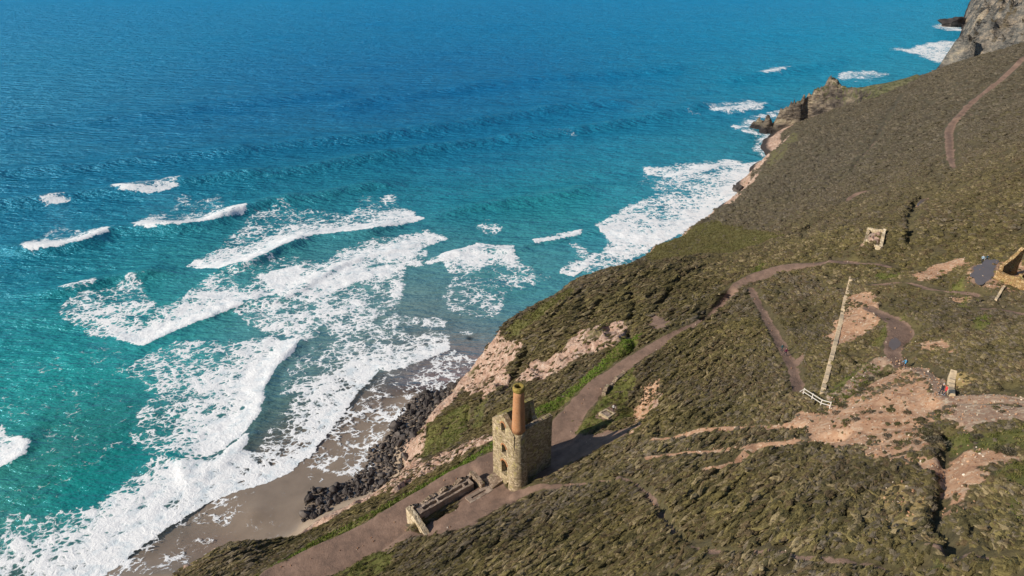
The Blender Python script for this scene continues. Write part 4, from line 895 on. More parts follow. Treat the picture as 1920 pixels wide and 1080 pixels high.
# ------------------------------------------------------------------ the promontory and the far headland
def cliff_material(name, stops, grass=None, gz0=20):
    k = NT(name); p = k.pos
    pr = k.mapping(p, (1,1,2.2), (.35,.5,.3))
    c = k.ramp(k.math('ADD', k.math('MULTIPLY', k.noise(pr, .10, 10, .75), .6), k.math('MULTIPLY', k.noise(p, .022, 5, .6), .4)), stops)
    z = k.n.new('ShaderNodeSeparateXYZ'); k.lk(p, z.inputs[0])
    n = k.n.new('ShaderNodeNewGeometry'); sn = k.n.new('ShaderNodeSeparateXYZ'); k.lk(n.outputs['True Normal'], sn.inputs[0])
    nb = k.noise(p, .09, 6, .65)
    if grass:
        up = k.math('ADD', sn.outputs[2], k.math('MULTIPLY', k.math('SUBTRACT', nb, .5), .9))
        hi = k.rng(z.outputs[2], gz0 - 6, gz0 + 8)
        f = k.math('MULTIPLY', k.rng(up, .45, .66), hi)
        gcol = k.ramp(k.noise(p, .35, 7, .7), grass)
        c = k.mix(f, c, gcol)
    tide = k.rng(k.math('ADD', z.outputs[2], k.math('MULTIPLY', nb, 8.)), 11, 6)
    c = k.mix(tide, c, (.055,.047,.045))
    h = k.math('ADD', k.noise(pr, .25, 8, .75), k.math('MULTIPLY', k.voro(pr, .3), .6))
    return k.fin(c, .92, k.bump(h, 1.0, 4.0), .2)
M_PROM = cliff_material('promontory_rock', [(.40, (.06,.05,.046)), (.47, (.16,.13,.105)), (.53, (.34,.27,.20)), (.60, (.52,.43,.29))],
                        [(.3, (.10,.11,.055)), (.5, (.18,.175,.085)), (.7, (.28,.25,.15))], 20)
M_FAR = cliff_material('far_cliff_rock', [(.41, (.08,.08,.08)), (.47, (.19,.18,.16)), (.53, (.33,.285,.235)), (.60, (.52,.42,.30))],
                       [(.3, (.10,.085,.05)), (.5, (.16,.13,.085)), (.7, (.21,.17,.12))], 26)
PR = smooth_line(RIDGE, 4.0); PF = smooth_line(RIDGE_FOOT, 4.0)
PBK = np.stack([PR[:,0] - 5, PR[:,1] + PR[:,2]*.75 + 5, np.full(len(PR), -2.)], 1)
PBK2 = np.stack([PR[:,0] - 8, PR[:,1] + PR[:,2]*.75 + 25, np.full(len(PR), -7.)], 1)
prom = Rbf(PROMONTORY + PR.tolist() + PF.tolist() + PBK.tolist() + PBK2.tolist() + [(118,375,-14),(118,440,-14),(118,565,-14),(190,565,-14),(260,570,-10),(350,570,-6),(150,375,-10),(190,380,-4),(230,380,4),(290,385,10),(350,385,20)])
px = np.arange(120, 345, 1.0); py = np.arange(380, 560, 1.0)
PX, PY = np.meshgrid(px, py); PZ = prom(PX, PY)[..., 0]
steep = np.hypot(np.gradient(PZ, px, axis=1), np.gradient(PZ, py, axis=0))
rid = 1 - np.abs(fbm(PX*.09 + PZ*.06, PY*.09, 101, 5, .6)*2 - 1)
PZ = PZ + sstep(.25, .7, steep) * sstep(-3, 4, PZ) * sstep(236, 205, PX) * ((rid - .75)*9 + (1 - np.abs(fbm(PX*.22 + PY*.05, PY*.12 - PX*.08, 106, 4, .6)*2-1) - .78)*10 + (fbm(PX*.4, PY*.4, 105, 3)-.5)*5) + sstep(0, 8, PZ)*(fbm(PX*.05, PY*.05, 108, 3)-.5)*2
PZ = np.where(PZ < 0, PZ*1.5, PZ)
def grid_mesh(name, X, Y, Z, mat, zmin):
    ny, nx = X.shape; v = np.stack([X, Y, Z], -1).reshape(-1, 3)
    i, j = np.meshgrid(np.arange(nx-1), np.arange(ny-1)); a = (j*nx+i).ravel()
    q = np.stack([a, a+1, a+nx+1, a+nx], -1)
    q = q[v[q][:, :, 2].max(1) > zmin]
    used, inv = np.unique(q, return_inverse=True)
    return new_mesh(name, v[used], inv.reshape(q.shape), mat, True)
tag(obj('headland', grid_mesh('headland', PX, PY, PZ, M_PROM, -3)), kind='structure')

FC = smooth_line([(760, 500), (600, 545), (500, 605)] + FAR_COAST, 5.0)
fx = np.arange(380, 1150, 3.2); fy = np.arange(500, 1520, 3.6)
FX, FY = np.meshgrid(fx, fy)
D_, S_, T_ = line_dist(FX, FY, FC, 2000)
dd = -D_*np.sign(S_ + 1e-9)                              # inland is to the right of the line
wv = (fbm(FX*.02, FY*.02, 119, 3) - .5)*26
big = fbm(FX*.009, FY*.009, 120, 3)
FZ = np.interp(dd + wv*sstep(2, 30, dd), [-14, -2, 3, 14, 30, 60, 95, 170, 420], [-16, -2, 5, 22, 36, 58, 76, 98, 128]) * (0.7 + .6*big)
rid = 1 - np.abs(fbm(FX*.024, FY*.016, 124, 5, .6)*2 - 1)
FZ = FZ + sstep(-2, 12, dd) * ((rid - .76)*75*sstep(190, 60, dd) + (1 - np.abs(fbm(FX*.06, FY*.05, 131, 4, .6)*2-1) - .78)*42*sstep(190, 60, dd) + (fbm(FX*.09, FY*.09, 129, 4)-.5)*9)
tag(obj('far_headland', grid_mesh('far_headland', FX, FY, FZ, M_FAR, -8)), kind='structure')

# ------------------------------------------------------------------ the sea
sx_ = graded(-5500, -135, 70, 5500, .75, 1.022, 140)
sy_ = graded(60, 96, 265, 9000, .75, 1.022, 160)
SX, SY = np.meshgrid(sx_, sy_)
seabed = np.full(SX.shape, -20.0)
inl_ = (SX > -125) & (SX < 430) & (SY < 540)
seabed[inl_] = grid_z(SX[inl_], SY[inl_])
dist_cam = np.hypot(SX, SY)
SZ = np.zeros(SX.shape)
# wind sea and swell: long crests running towards the shore
sw = (fbm(SX*.006 + SY*.001, SY*.03 - SX*.006, 140, 3) - .5)
SZ += sw * 2.6 * sstep(110, 300, dist_cam) + (fbm(SX*.045, SY*.10, 143, 3) - .5)*.9*sstep(130, 320, dist_cam)*sstep(1500, 500, dist_cam)
foam = np.zeros(SX.shape); ridge = np.zeros(SX.shape)
swob = (fbm(SX*.12, SY*.12, 150, 4) - .5) * 9
swob2 = (fbm(SX*.5, SY*.5, 154, 3) - .5) * 2.4
wsc = np.clip(dist_cam/220, .6, 2.2)
for amp, fw, bw, pts in CRESTS:
    if amp > 1.1: amp *= 1.7
    L = smooth_line(pts, 3.0); D, S_, T = line_dist(SX, SY, L, 45)
    s = D*np.sign(S_ + 1e-9) + swob*.25
    end = np.minimum(T, len(L)-1-T); e = sstep(0, 8, end)
    prof = np.where(s > 0, np.exp(-(s/bw)**2), np.exp(-(s/fw)**2))
    h = amp * prof * e * (0.7 + .6*fbm(T*.15, T*0, 158, 2)) * (D < 44)
    SZ += h
for hi, lo, lf, pts, crest in FOAM:
    hi *= .95; lo *= .86; lf *= .75
    sdv = poly_sd(SX, SY, pts)
    if crest:
        D, _, _ = line_dist(SX, SY, smooth_line(crest, 3.0), 70)
        g = hi + (lo*.84 - hi)*np.clip(D/lf, 0, 1)
        soft = np.clip(D/6, .12, 1)
    else:
        g = hi*.95 + (lo*.85-hi)*sstep(0, lf*.5, np.abs(swob)*3); soft = 1.0
    sdv = sdv + (swob*.55 + swob2*.8)*wsc*soft + .6*wsc
    f = sstep(-1.6*soft*wsc - .15, 1.8*soft*wsc, sdv) * g * (1 - .22*sstep(260, 520, dist_cam))
    foam = np.maximum(foam, f)
SZ += foam * (fbm(SX*.35, SY*.35, 160, 3))*.5
foam = np.maximum(foam, .13*sstep(.55, .7, fbm(SX*.02, SY*.05, 165, 4)) * sstep(420, 180, dist_cam))
foam = np.maximum(foam, .36*sstep(.46, .66, fbm(SX*.035, SY*.05, 167, 4)) * sstep(260, 190, SY - SX*.25) * sstep(-170, -60, SX - (SY-150)*.3))
wash = sstep(2.2, .4, np.abs(seabed - .2)) * inl_ * (SY > 150)
foam = np.maximum(foam, .75*sstep(-5.5, -1.0, seabed)*inl_*(SX > -20)*(SY > 205)*(.4+.9*fbm(SX*.06, SY*.06, 170, 3)))
WC = np.array(WATER, float)
lin = np.array([srgb(*w[2:]) for w in WC])
wrb = Rbf(np.hstack([WC[:, :2], lin]), c=400.)
cx_ = np.clip(SX, -400, 700); cy_ = np.clip(SY, 95, 1400)
wcol = np.clip(wrb(cx_, cy_), .004, .5)
film_edge = smooth_line(FILM_EDGE, 3.0)
thin = np.where(inl_, sstep(-2.6, .1, seabed), 0) * (SY < 215) * (SX < 12)
lift = np.where(thin > 0, np.maximum(SZ*(1-thin), seabed + .045), SZ)
SZ = np.where(thin > 0, np.maximum(lift, SZ*(1-thin)), SZ)
SV = np.stack([SX, SY, SZ], -1).reshape(-1, 3)
ny, nx = SX.shape
i, j = np.meshgrid(np.arange(nx-1), np.arange(ny-1)); a = (j*nx+i).ravel()
q = np.stack([a, a+1, a+nx+1, a+nx], -1)
cz = seabed.ravel()[q].min(1); cxm = SX.ravel()[q].mean(1); cym = SY.ravel()[q].mean(1)
film_lim = 1.15 + .5*(fbm(cxm*.07, cym*.07, 175, 3)-.5)
kq = ((cz < film_lim) | ((cym > 215) & (cz < 3)))
kq &= (np.abs(cxm) < 260 + cym*1.3)
q = q[kq]
used, inv = np.unique(q, return_inverse=True)
me = new_mesh('sea', SV[used], inv.reshape(q.shape), M_SEA, True)
at = me.attributes.new('foam', 'FLOAT', 'POINT'); at.data.foreach_set('value', foam.ravel()[used].astype(np.float32))
at = me.attributes.new('clear', 'FLOAT', 'POINT'); at.data.foreach_set('value', (thin**1.2).ravel()[used].astype(np.float32))
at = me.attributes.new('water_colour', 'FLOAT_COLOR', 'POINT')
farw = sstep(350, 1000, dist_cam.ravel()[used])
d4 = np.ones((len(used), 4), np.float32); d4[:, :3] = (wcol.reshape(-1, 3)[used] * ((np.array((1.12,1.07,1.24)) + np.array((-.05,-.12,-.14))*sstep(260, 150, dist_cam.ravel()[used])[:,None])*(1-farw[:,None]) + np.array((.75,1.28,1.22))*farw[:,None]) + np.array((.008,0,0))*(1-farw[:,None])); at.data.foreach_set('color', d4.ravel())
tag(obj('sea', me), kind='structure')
# the sea floor far out, so that the sheet has a bed
fl = new_mesh('sea_floor', [(-5600,40,-22),(5600,40,-22),(5600,9100,-22),(-5600,9100,-22)], [(0,1,2,3)], M_LAND)
tag(obj('sea_floor', fl), kind='structure')

# ------------------------------------------------------------------ scattered growth and stones
def scatter(name, protos, P, rot, scl, tint, idx, label, category):
    me = bpy.data.meshes.new(name)
    me.vertices.add(len(P)); me.vertices.foreach_set('co', P.astype(np.float32).ravel())
    at = me.attributes.new('rot', 'FLOAT_VECTOR', 'POINT'); at.data.foreach_set('vector', rot.astype(np.float32).ravel())
    at = me.attributes.new('scl', 'FLOAT_VECTOR', 'POINT'); at.data.foreach_set('vector', scl.astype(np.float32).ravel())
    at = me.attributes.new('pick', 'INT', 'POINT'); at.data.foreach_set('value', idx.astype(np.int32))
    d = np.ones((len(P), 4), np.float32); d[:, :3] = tint
    at = me.attributes.new('tint', 'FLOAT_COLOR', 'POINT'); at.data.foreach_set('color', d.ravel())
    o = obj(name, me); tag(o, label, category, kind='stuff')
    col = bpy.data.collections.new(name + '_pieces')
    for m in protos: col.objects.link(bpy.data.objects.new(m.name, m))
    ng = bpy.data.node_groups.new(name, 'GeometryNodeTree')
    ng.interface.new_socket('Geometry', in_out='INPUT', socket_type='NodeSocketGeometry')
    ng.interface.new_socket('Geometry', in_out='OUTPUT', socket_type='NodeSocketGeometry')
    N = ng.nodes; gi = N.new('NodeGroupInput'); go = N.new('NodeGroupOutput')
    iop = N.new('GeometryNodeInstanceOnPoints'); ci = N.new('GeometryNodeCollectionInfo')
    ci.inputs['Collection'].default_value = col; ci.inputs['Separate Children'].default_value = True; ci.inputs['Reset Children'].default_value = True
    def na(n, t):
        x = N.new('GeometryNodeInputNamedAttribute'); x.data_type = t; x.inputs['Name'].default_value = n; return x.outputs['Attribute']
    e2r = N.new('FunctionNodeEulerToRotation')
    lk = ng.links.new
    lk(gi.outputs[0], iop.inputs['Points']); lk(ci.outputs[0], iop.inputs['Instance'])
    iop.inputs['Pick Instance'].default_value = True
    lk(na('pick', 'INT'), iop.inputs['Instance Index']); lk(na('rot', 'FLOAT_VECTOR'), e2r.inputs[0]); lk(e2r.outputs[0], iop.inputs['Rotation'])
    lk(na('scl', 'FLOAT_VECTOR'), iop.inputs['Scale']); lk(iop.outputs[0], go.inputs[0])
    md = o.modifiers.new('pieces', 'NODES'); md.node_group = ng
    return o

def clump_mesh(seed, leaves=70):
    r = random.Random(seed)
    bm = bmesh.new(); bmesh.ops.create_icosphere(bm, subdivisions=2, radius=.5)
    for v in bm.verts:
        n = mnoise.noise(v.co*3.1 + Vector((seed*5, 0, 0)))
        v.co *= 1 + .55*n
        v.co.z *= .62
    bmesh.ops.delete(bm, geom=[v for v in bm.verts if v.co.z < -.14], context='VERTS')
    for _ in range(leaves):
        th = r.uniform(0, 2*math.pi); ph = math.acos(r.uniform(.05, 1)); rad = r.uniform(.40, .54)
        d = Vector((math.sin(ph)*math.cos(th), math.sin(ph)*math.sin(th), math.cos(ph)*.62))
        c = d*rad; s = r.uniform(.03, .075)
        up = (d + Vector((r.uniform(-.6,.6), r.uniform(-.6,.6), r.uniform(.0,.8)))).normalized()
        sd_ = up.cross(Vector((r.uniform(-1,1), r.uniform(-1,1), r.uniform(-1,1)))).normalized()*s*.55
        bm.faces.new([bm.verts.new(c - sd_), bm.verts.new(c + sd_), bm.verts.new(c + up*s*2.2)])
    me = bpy.data.meshes.new('heather_clump'); bm.to_mesh(me); bm.free(); me.materials.append(M_LEAF); return me

def tuft_mesh(seed):
    r = random.Random(seed); bm = bmesh.new()
    for _ in range(16):
        c = Vector((r.uniform(-.5,.5), r.uniform(-.5,.5), -.05)); h = r.uniform(.35,.8); a = r.uniform(0, 6.28)
        sd_ = Vector((math.cos(a), math.sin(a), 0))*.09; t = Vector((r.uniform(-.3,.3), r.uniform(-.3,.3), h))
        bm.faces.new([bm.verts.new(c - sd_), bm.verts.new(c + sd_), bm.verts.new(c + t)])
    me = bpy.data.meshes.new('grass_tuft'); bm.to_mesh(me); bm.free(); me.materials.append(M_BLADE); return me

def stone_mesh(seed, mat, sub=2, name='stone', flat=.7):
    bm = bmesh.new(); bmesh.ops.create_icosphere(bm, subdivisions=sub, radius=.5)
    r = random.Random(seed)
    planes = [(Vector((r.gauss(0,1), r.gauss(0,1), r.gauss(0,1))).normalized(), r.uniform(.28,.42)) for _ in range(7)]
    for v in bm.verts:
        for n, d in planes:
            e = v.co.dot(n) - d
            if e > 0: v.co -= n*e*.9
        v.co *= 1 + .22*mnoise.noise(v.co*2.3 + Vector((seed*7.7, 1, 2)))
        v.co.z *= flat
    me = bpy.data.meshes.new(name); bm.to_mesh(me); bm.free(); me.materials.append(mat); return me

def in_view(x, y, z, m=1.18):
    zz = z - CAM_Z; c, s = math.cos(R(28)), math.sin(R(28))
    d = y*c - zz*s; u = (y*s + zz*c)
    return (d > 5) & (np.abs(x/d) < .75*m) & (np.abs(u/d) < .42*m + .03)

def sample(n, x0, x1, y0, y1):
    x = rng.uniform(x0, x1, n); y = rng.uniform(y0, y1, n); return x, y, grid_z(x, y)

pal = np.array([(.128,.105,.042), (.178,.147,.055), (.070,.063,.027), (.125,.087,.050), (.172,.142,.108), (.28,.222,.125)])
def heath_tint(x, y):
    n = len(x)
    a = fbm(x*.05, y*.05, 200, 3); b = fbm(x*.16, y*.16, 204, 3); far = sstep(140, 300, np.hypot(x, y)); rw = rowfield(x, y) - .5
    w = np.stack([np.ones(n)*1.0, .8 + 2.2*(a-.5) + 2*rw - .3*far, 1.0 - 1.0*(b-.5) - 2.5*rw, .7 + 3*(b-.5) + far*1.9, .5 + 5*(.5-a) + far*.8, .45 + 2*(b-.55) + 3.2*rw], 1)  # row light and shade put into the tint: straw crests, dark troughs
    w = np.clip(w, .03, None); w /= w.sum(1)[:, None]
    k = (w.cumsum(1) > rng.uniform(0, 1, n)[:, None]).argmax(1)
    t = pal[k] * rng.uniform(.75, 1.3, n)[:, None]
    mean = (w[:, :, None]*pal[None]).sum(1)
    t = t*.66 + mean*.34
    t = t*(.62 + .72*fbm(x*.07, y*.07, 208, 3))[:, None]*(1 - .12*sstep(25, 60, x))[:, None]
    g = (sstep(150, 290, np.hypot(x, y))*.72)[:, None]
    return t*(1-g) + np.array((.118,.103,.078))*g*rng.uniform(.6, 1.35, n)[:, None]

CL = [clump_mesh(s) for s in range(6)]
pts = []
for n, x0, x1, y0, y1, s0, s1 in ((290000, -70, 120, 34, 130, .37, .8), (130000, -40, 190, 130, 240, .6, 1.2), (100000, 20, 400, 235, 470, 1.0, 2.0)):
    x, y, z = sample(n, x0, x1, y0, y1)
    hm = grid_v(heath, x, y); rw = rowfield(x, y); dt = grid_v(ditch, x, y)
    sc_ = grid_v(cover['scree'], x, y)*(.015 + .3*sstep(.60, .70, fbm(x*.22, y*.22, 230, 3))) + grid_v(cover['rock'], x, y)*.07*(z > 9) + grid_v(cover['grass'], x, y)*.05 + grid_v(cover['straw'], x, y)*.2
    k = in_view(x, y, z) & (rng.uniform(0, 1, n) < (hm*sstep(.36, .58, rw + .03)*1.2 + sc_)) & (z > 6) & (dt < .55)
    x, y, z = x[k], y[k], z[k]
    s = rng.uniform(s0, s1, len(x)) * (.7 + .6*rng.uniform(0, 1, len(x))**2)
    pts.append(np.stack([x, y, z, s], 1))
pts = np.vstack(pts)
n = len(pts)
near_row = sstep(60, 28, pts[:,0] - (pts[:,1]-70)*.15)
rz_ = np.where(rng.uniform(0,1,n) < near_row, R(37) + rng.normal(0, .2, n), rng.uniform(0, 6.28, n))
scl = np.stack([pts[:,3]*(1 + 1.5*near_row), pts[:,3]*(1-.30*near_row), pts[:,3]*rng.uniform(.55, 1.0, n)], 1)
rot = np.stack([rng.normal(0, .18, n), rng.normal(0, .18, n), rz_], 1)
P3 = pts[:, :3].copy(); P3[:, 2] -= .04
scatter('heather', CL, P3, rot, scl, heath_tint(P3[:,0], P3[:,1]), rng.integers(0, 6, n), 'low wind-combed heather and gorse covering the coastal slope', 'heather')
print('heather clumps', n)

TF = [tuft_mesh(s) for s in range(4)]
x, y, z = sample(260000, -60, 160, 34, 260)
k = in_view(x, y, z) & (rng.uniform(0,1,len(x)) < grid_v(cover['grass'], x, y)*.9*(1-grid_v(cover['path'], x, y))) & (z > 5)
x, y, z = x[k], y[k], z[k]; n = len(x)
gt = np.array([(.13,.132,.036), (.098,.102,.028), (.195,.168,.066)])
lush = np.zeros(n)
for ln in VERGES[:2]:
    D, _, _ = line_dist(x, y, smooth_line(ln), 12); lush = np.maximum(lush, sstep(3.0, .6, D)*(.55 + .45*(rng.uniform(0,1,n) > .35)))
bright = fbm(x*.08, y*.08, 210, 3)
t = gt[rng.integers(0, 3, n)]*rng.uniform(.75, 1.3, n)[:,None]
t = t*(1-lush[:,None]*.75) + np.array((.17,.235,.04))*lush[:,None]*.75
t = np.where((bright > .55)[:,None], t*np.array((.95,1.12,.9)), t)
far_e = (y > 180)[:,None]
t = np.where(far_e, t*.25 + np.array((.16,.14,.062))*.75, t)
s = rng.uniform(.28, .6, n)*(1+.8*lush)*np.where(y > 150, 1.6, 1)
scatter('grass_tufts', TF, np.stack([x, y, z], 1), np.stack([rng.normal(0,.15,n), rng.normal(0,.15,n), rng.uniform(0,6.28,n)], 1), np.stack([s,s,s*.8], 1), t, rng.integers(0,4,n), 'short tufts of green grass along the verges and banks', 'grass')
print('tufts', n)

CH = [stone_mesh(s, M_CHIP, 1, 'stone_chip') for s in range(5)]
x, y, z = sample(200000, -60, 120, 34, 200)
dens = grid_v(cover['scree'], x, y)*.55 + grid_v(cover['gravel'], x, y)*.5 + grid_v(cover['rock'], x, y)*.35*(z > 5) + grid_v(cover['path'], x, y)*.03 + grid_v(cover['straw'], x, y)*.5
k = in_view(x, y, z) & (rng.uniform(0,1,len(x)) < dens)
x, y, z = x[k], y[k], z[k]; n = len(x)
ct = np.array([(.42,.26,.16), (.34,.18,.10), (.52,.42,.32), (.29,.17,.11), (.60,.53,.45)])
t = ct[rng.choice(5, n, p=[.34,.28,.16,.16,.06])]*rng.uniform(.8,1.2,n)[:,None]
s = .09 + .30*rng.uniform(0,1,n)**3
scatter('loose_stones', CH, np.stack([x, y, z+s*.15], 1), rng.uniform(0,6.28,(n,3)), np.stack([s,s,s], 1), t, rng.integers(0,5,n), 'loose pale and orange stones strewn over the scree', 'stones')
print('chips', n)

# ------------------------------------------------------------------ boulders at the foot of the cliff
BM = [stone_mesh(30+s, M_ROCK, 3, 'boulder', .75) for s in range(7)] + [stone_mesh(40+s, M_ROCKB, 3, 'boulder', .75) for s in range(3)]
for m in BM: m.polygons.foreach_set('use_smooth', np.zeros(len(m.polygons), bool))
bx = np.array(BOULDER_ZONE); placed = []
tries = 0
while len(placed) < 290 and tries < 40000:
    tries += 1
    x = rng.uniform(bx[:,0].min(), bx[:,0].max()); y = rng.uniform(bx[:,1].min(), bx[:,1].max())
    dd_ = float(poly_sd(np.array([x]), np.array([y]), BOULDER_ZONE)[0])
    if dd_ < -.5 + rng.uniform(-1.2, .8): continue
    s = .9 + 2.3*rng.uniform()**2.0
    if any((x-a)**2+(y-b)**2 < ((s+c)*.34)**2 for a, b, c in placed): continue
    placed.append((x, y, s))
for x, y, s in placed:
    dry = rng.uniform() < .3
    o = obj('boulder', BM[7+rng.integers(0,3)] if dry else BM[rng.integers(0,7)], None, (x, y, gz(x, y) + s*.16), tuple(rng.uniform(0,6.28,3)*np.array((.25,.25,1))))
    o.scale = (s*rng.uniform(.85,1.35), s*rng.uniform(.8,1.15), s*rng.uniform(.7,1.1))
    tag(o, 'dark weathered boulder among the rocks at the foot of the cliff', 'boulder', 'boulders at the foot of the cliff')
PB = [stone_mesh(60+s, M_ROCK, 1, 'beach_stone') for s in range(4)]
x = rng.uniform(bx[:,0].min(), bx[:,0].max(), 9000); y = rng.uniform(bx[:,1].min(), bx[:,1].max(), 9000)
k = poly_sd(x, y, BOULDER_ZONE) > -1.2; x, y = x[k], y[k]; n = len(x); s = .25 + .6*rng.uniform(0,1,n)**2
scatter('beach_stones', PB, np.stack([x, y, grid_z(x, y)+s*.2], 1), rng.uniform(0,6.28,(n,3)), np.stack([s,s,s*.8], 1), np.ones((n,3)), rng.integers(0,4,n), 'small dark stones filling the gaps between the boulders', 'stones')
# sea rocks
def sea_rock(loc, size, label, rz=0., seed=71):
    m = stone_mesh(seed, M_ROCK, 4, 'sea_rock', 1.0)
    for v in m.vertices:
        v.co *= 1 + .35*mnoise.fractal(v.co*3.0, 1.0, 2.0, 4)
    o = obj('sea_rock', m, None, loc, (0, 0, rz)); o.scale = size
    return tag(o, label, 'rock')
sea_rock((SEA_ROCK[0], SEA_ROCK[1], .8), (7, 7, 6.5), 'small dark rock standing alone in the surf off the slope')
(ax, ay), (bx_, by_) = SPUR_ROCK[0], SPUR_ROCK[-1]
sea_rock(((ax+bx_)/2, (ay+by_)/2, 2), (46, 34, 18), 'dark rock spur running into the sea below the far cliff', math.atan2(by_-ay, bx_-ax), 73)

# ------------------------------------------------------------------ the engine house
EH_A = R(38)
EH = empty('engine_house', (-3.39, 93.54, 40.0), EH_A - math.pi/2)
tag(EH, 'tall roofless stone engine house with a round brick-topped chimney beside the track', 'engine house')
WL, LL, HW = 6.0, 8.5, 13.0
bm = bmesh.new(); prism(bm, [(0,-4),(WL,-4),(WL,12.6),(4.6,14.0),(3.05,15.3),(2.7,15.3),(1.2,13.9),(0,HW)], 0, .95)
fw = bm_obj('front_wall', bm, M_STONE, EH)
def arch_cut(cx, z0, z1, w, y0=-.4, y1=1.5):
    b = bmesh.new(); prism(b, arch(cx, z0, z1, w), y0, y1); return b
def box_cut(*a):
    b = bmesh.new(); box(b, *a); return b
OPEN = [(3.05, 11.7, 13.75, 1.12), (3.25, 7.0, 9.1, 1.2), (3.3, 2.4, 5.6, 1.6)]
cut(fw, [arch_cut(*o_) for o_ in OPEN] + [arch_cut(4.7, -3.5, 1.4, 1.5), box_cut(2.25, 2.65, -.3, .6, 10.1, 10.4), box_cut(3.75, 4.1, -.3, .6, 9.9, 10.2)])
roughen(fw, .05, .9, 3, 1)
for cx, z0, z1, w in OPEN:
    b = bmesh.new(); r0 = w/2; r1 = r0 + .28; n = 9
    for i in range(n):                                   # voussoirs
        t0 = math.pi*(i+.06)/n; t1 = math.pi*(i+.94)/n; zc = z1 - r0
        prism(b, [(cx+r0*math.cos(t0), zc+r0*math.sin(t0)), (cx+r1*math.cos(t0), zc+r1*math.sin(t0)), (cx+r1*math.cos(t1), zc+r1*math.sin(t1)), (cx+r0*math.cos(t1), zc+r0*math.sin(t1))], -.07, .3)
    bm_obj('arch_surround', b, M_BRICK, fw)
    b = bmesh.new(); box(b, cx-r0-.12, cx+r0+.12, -.09, .5, z0-.2, z0-.02); bm_obj('sill', b, M_TAN, fw)
bm = bmesh.new(); prism_x(bm, [(.955,-4),(LL,-4),(LL,HW+.1),(6.8,HW+.25),(4.4,HW-.1),(2.2,HW+.1),(.955,HW)], 0, .85)
lw = bm_obj('side_wall', bm, M_STONE, EH); cut(lw, [box_cut(-.3, 1.2, 3.6, 4.7, 8.0, 10.2)]); roughen(lw, .05, .9, 3, 2)
bm = bmesh.new(); prism_x(bm, [(.955,-4),(LL,-4),(LL,HW),(5,HW+.05),(2.5,HW-.1),(.955,HW-.1)], WL-.85, WL)
rw_ = bm_obj('side_wall', bm, M_STONE, EH); cut(rw_, [box_cut(WL-.5, WL+.3, 1.5, 1.95, 9.4, 9.8)]); roughen(rw_, .05, .9, 3, 3)
tag(rw_, 'shaded side wall facing the hill')
bm = bmesh.new(); prism(bm, [(.855,-4),(WL-.855,-4),(WL-.855,9.2),(3.6,9.0),(2.4,9.5),(1.5,10.4),(1.1,12.4),(.855,12.9)], LL-.9, LL-.01)
bw_ = bm_obj('rear_wall', bm, M_STONE, EH); cut(bw_, [box_cut(2.2, 3.8, LL-1.4, LL+.5, -2, 3.2)]); roughen(bw_, .05, .9, 3, 4)
bm = bmesh.new(); prism_x(bm, [(1.0,HW),(8.4,HW+.1),(8.4,HW+.42),(6.8,HW+.5),(4.4,HW+.2),(2.2,HW+.36),(1.0,HW+.3)], .03, .82)
bm_obj('coping', bm, M_STONETOP, lw)
bm = bmesh.new()
for i in range(60):
    w = random.uniform(.2,.4); yy = random.uniform(1.0, LL-.3)
    box(bm, WL-.85+random.uniform(.0,.4), WL-.5+random.uniform(0,.4), yy, yy+w, HW-.15, HW+random.uniform(.05,.18))
bm_obj('coping', bm, M_RUBBLE, rw_)
bm = bmesh.new(); box(bm, .9, 5.1, 1.0, 7.55, -1.5, -.6); bm_obj('floor', bm, M_RUBBLE, EH)
def lathe(prof, n=40, closed=True):
    bm = bmesh.new(); rings = []
    for r, z in prof: rings.append([bm.verts.new((r*math.cos(2*math.pi*i/n), r*math.sin(2*math.pi*i/n), z)) for i in range(n)])
    m = len(rings)
    for j in range(m if closed else m-1):
        a, b = rings[j], rings[(j+1) % m]
        for i in range(n): bm.faces.new((a[i], a[(i+1)%n], b[(i+1)%n], b[i]))
    return bm
CHX, CHY = 5.55, 1.35
zs = np.linspace(-4, 13.2, 18)
prof = [(1.92 - .74*min(1, max(0, (z+1)/14.2))**.8, float(z)) for z in zs]
inner = [(r*.62, z) for r, z in prof[::-1]]
ch = bm_obj('chimney', lathe(prof + inner), M_STONE, EH, True, (CHX, CHY, 0)); roughen(ch, .05, .8, 0, 6)
zs = np.linspace(13.05, 21.4, 10)
prof = [(1.17 - .30*(z-13.05)/8.35, float(z)) for z in zs]
prof[0] = (1.19, 13.05)
bs = bm_obj('brick_stack', lathe(prof + [(.58, 21.4), (.72, 13.05)]), M_BRICK, ch, True)
rim = bm_obj('rim', lathe([(.86, 21.25), (1.0, 21.35), (1.03, 21.75), (.99, 21.95), (.93, 22.2), (.60, 22.2), (.57, 21.3)]), M_LICHEN, ch, True); roughen(rim, .04, .3, 0, 2)
bm = bmesh.new()
for i in range(26):
    a_ = random.uniform(0, 6.28); r_ = random.uniform(1.7, 2.2); s_ = random.uniform(.2,.5)
    x_, y_ = r_*math.cos(a_), r_*math.sin(a_); box(bm, x_-s_*.5, x_+s_*.5, y_-s_*.4, y_+s_*.4, -4, -1.2+random.uniform(0,.3))

# ------------------------------------------------------------------ the boiler house beside it
def frame_from(p0, p1):
    return math.atan2(p1[1]-p0[1], p1[0]-p0[0]), math.hypot(p1[0]-p0[0], p1[1]-p0[1])
BA, BL = frame_from(BOILER[0], BOILER[1])
zb = 39.2
BH = empty('boiler_house_ruin', (BOILER[0][0], BOILER[0][1], zb), BA)
tag(BH, 'long low ruined stone base with sunken troughs between the track and the chimney', 'ruin')
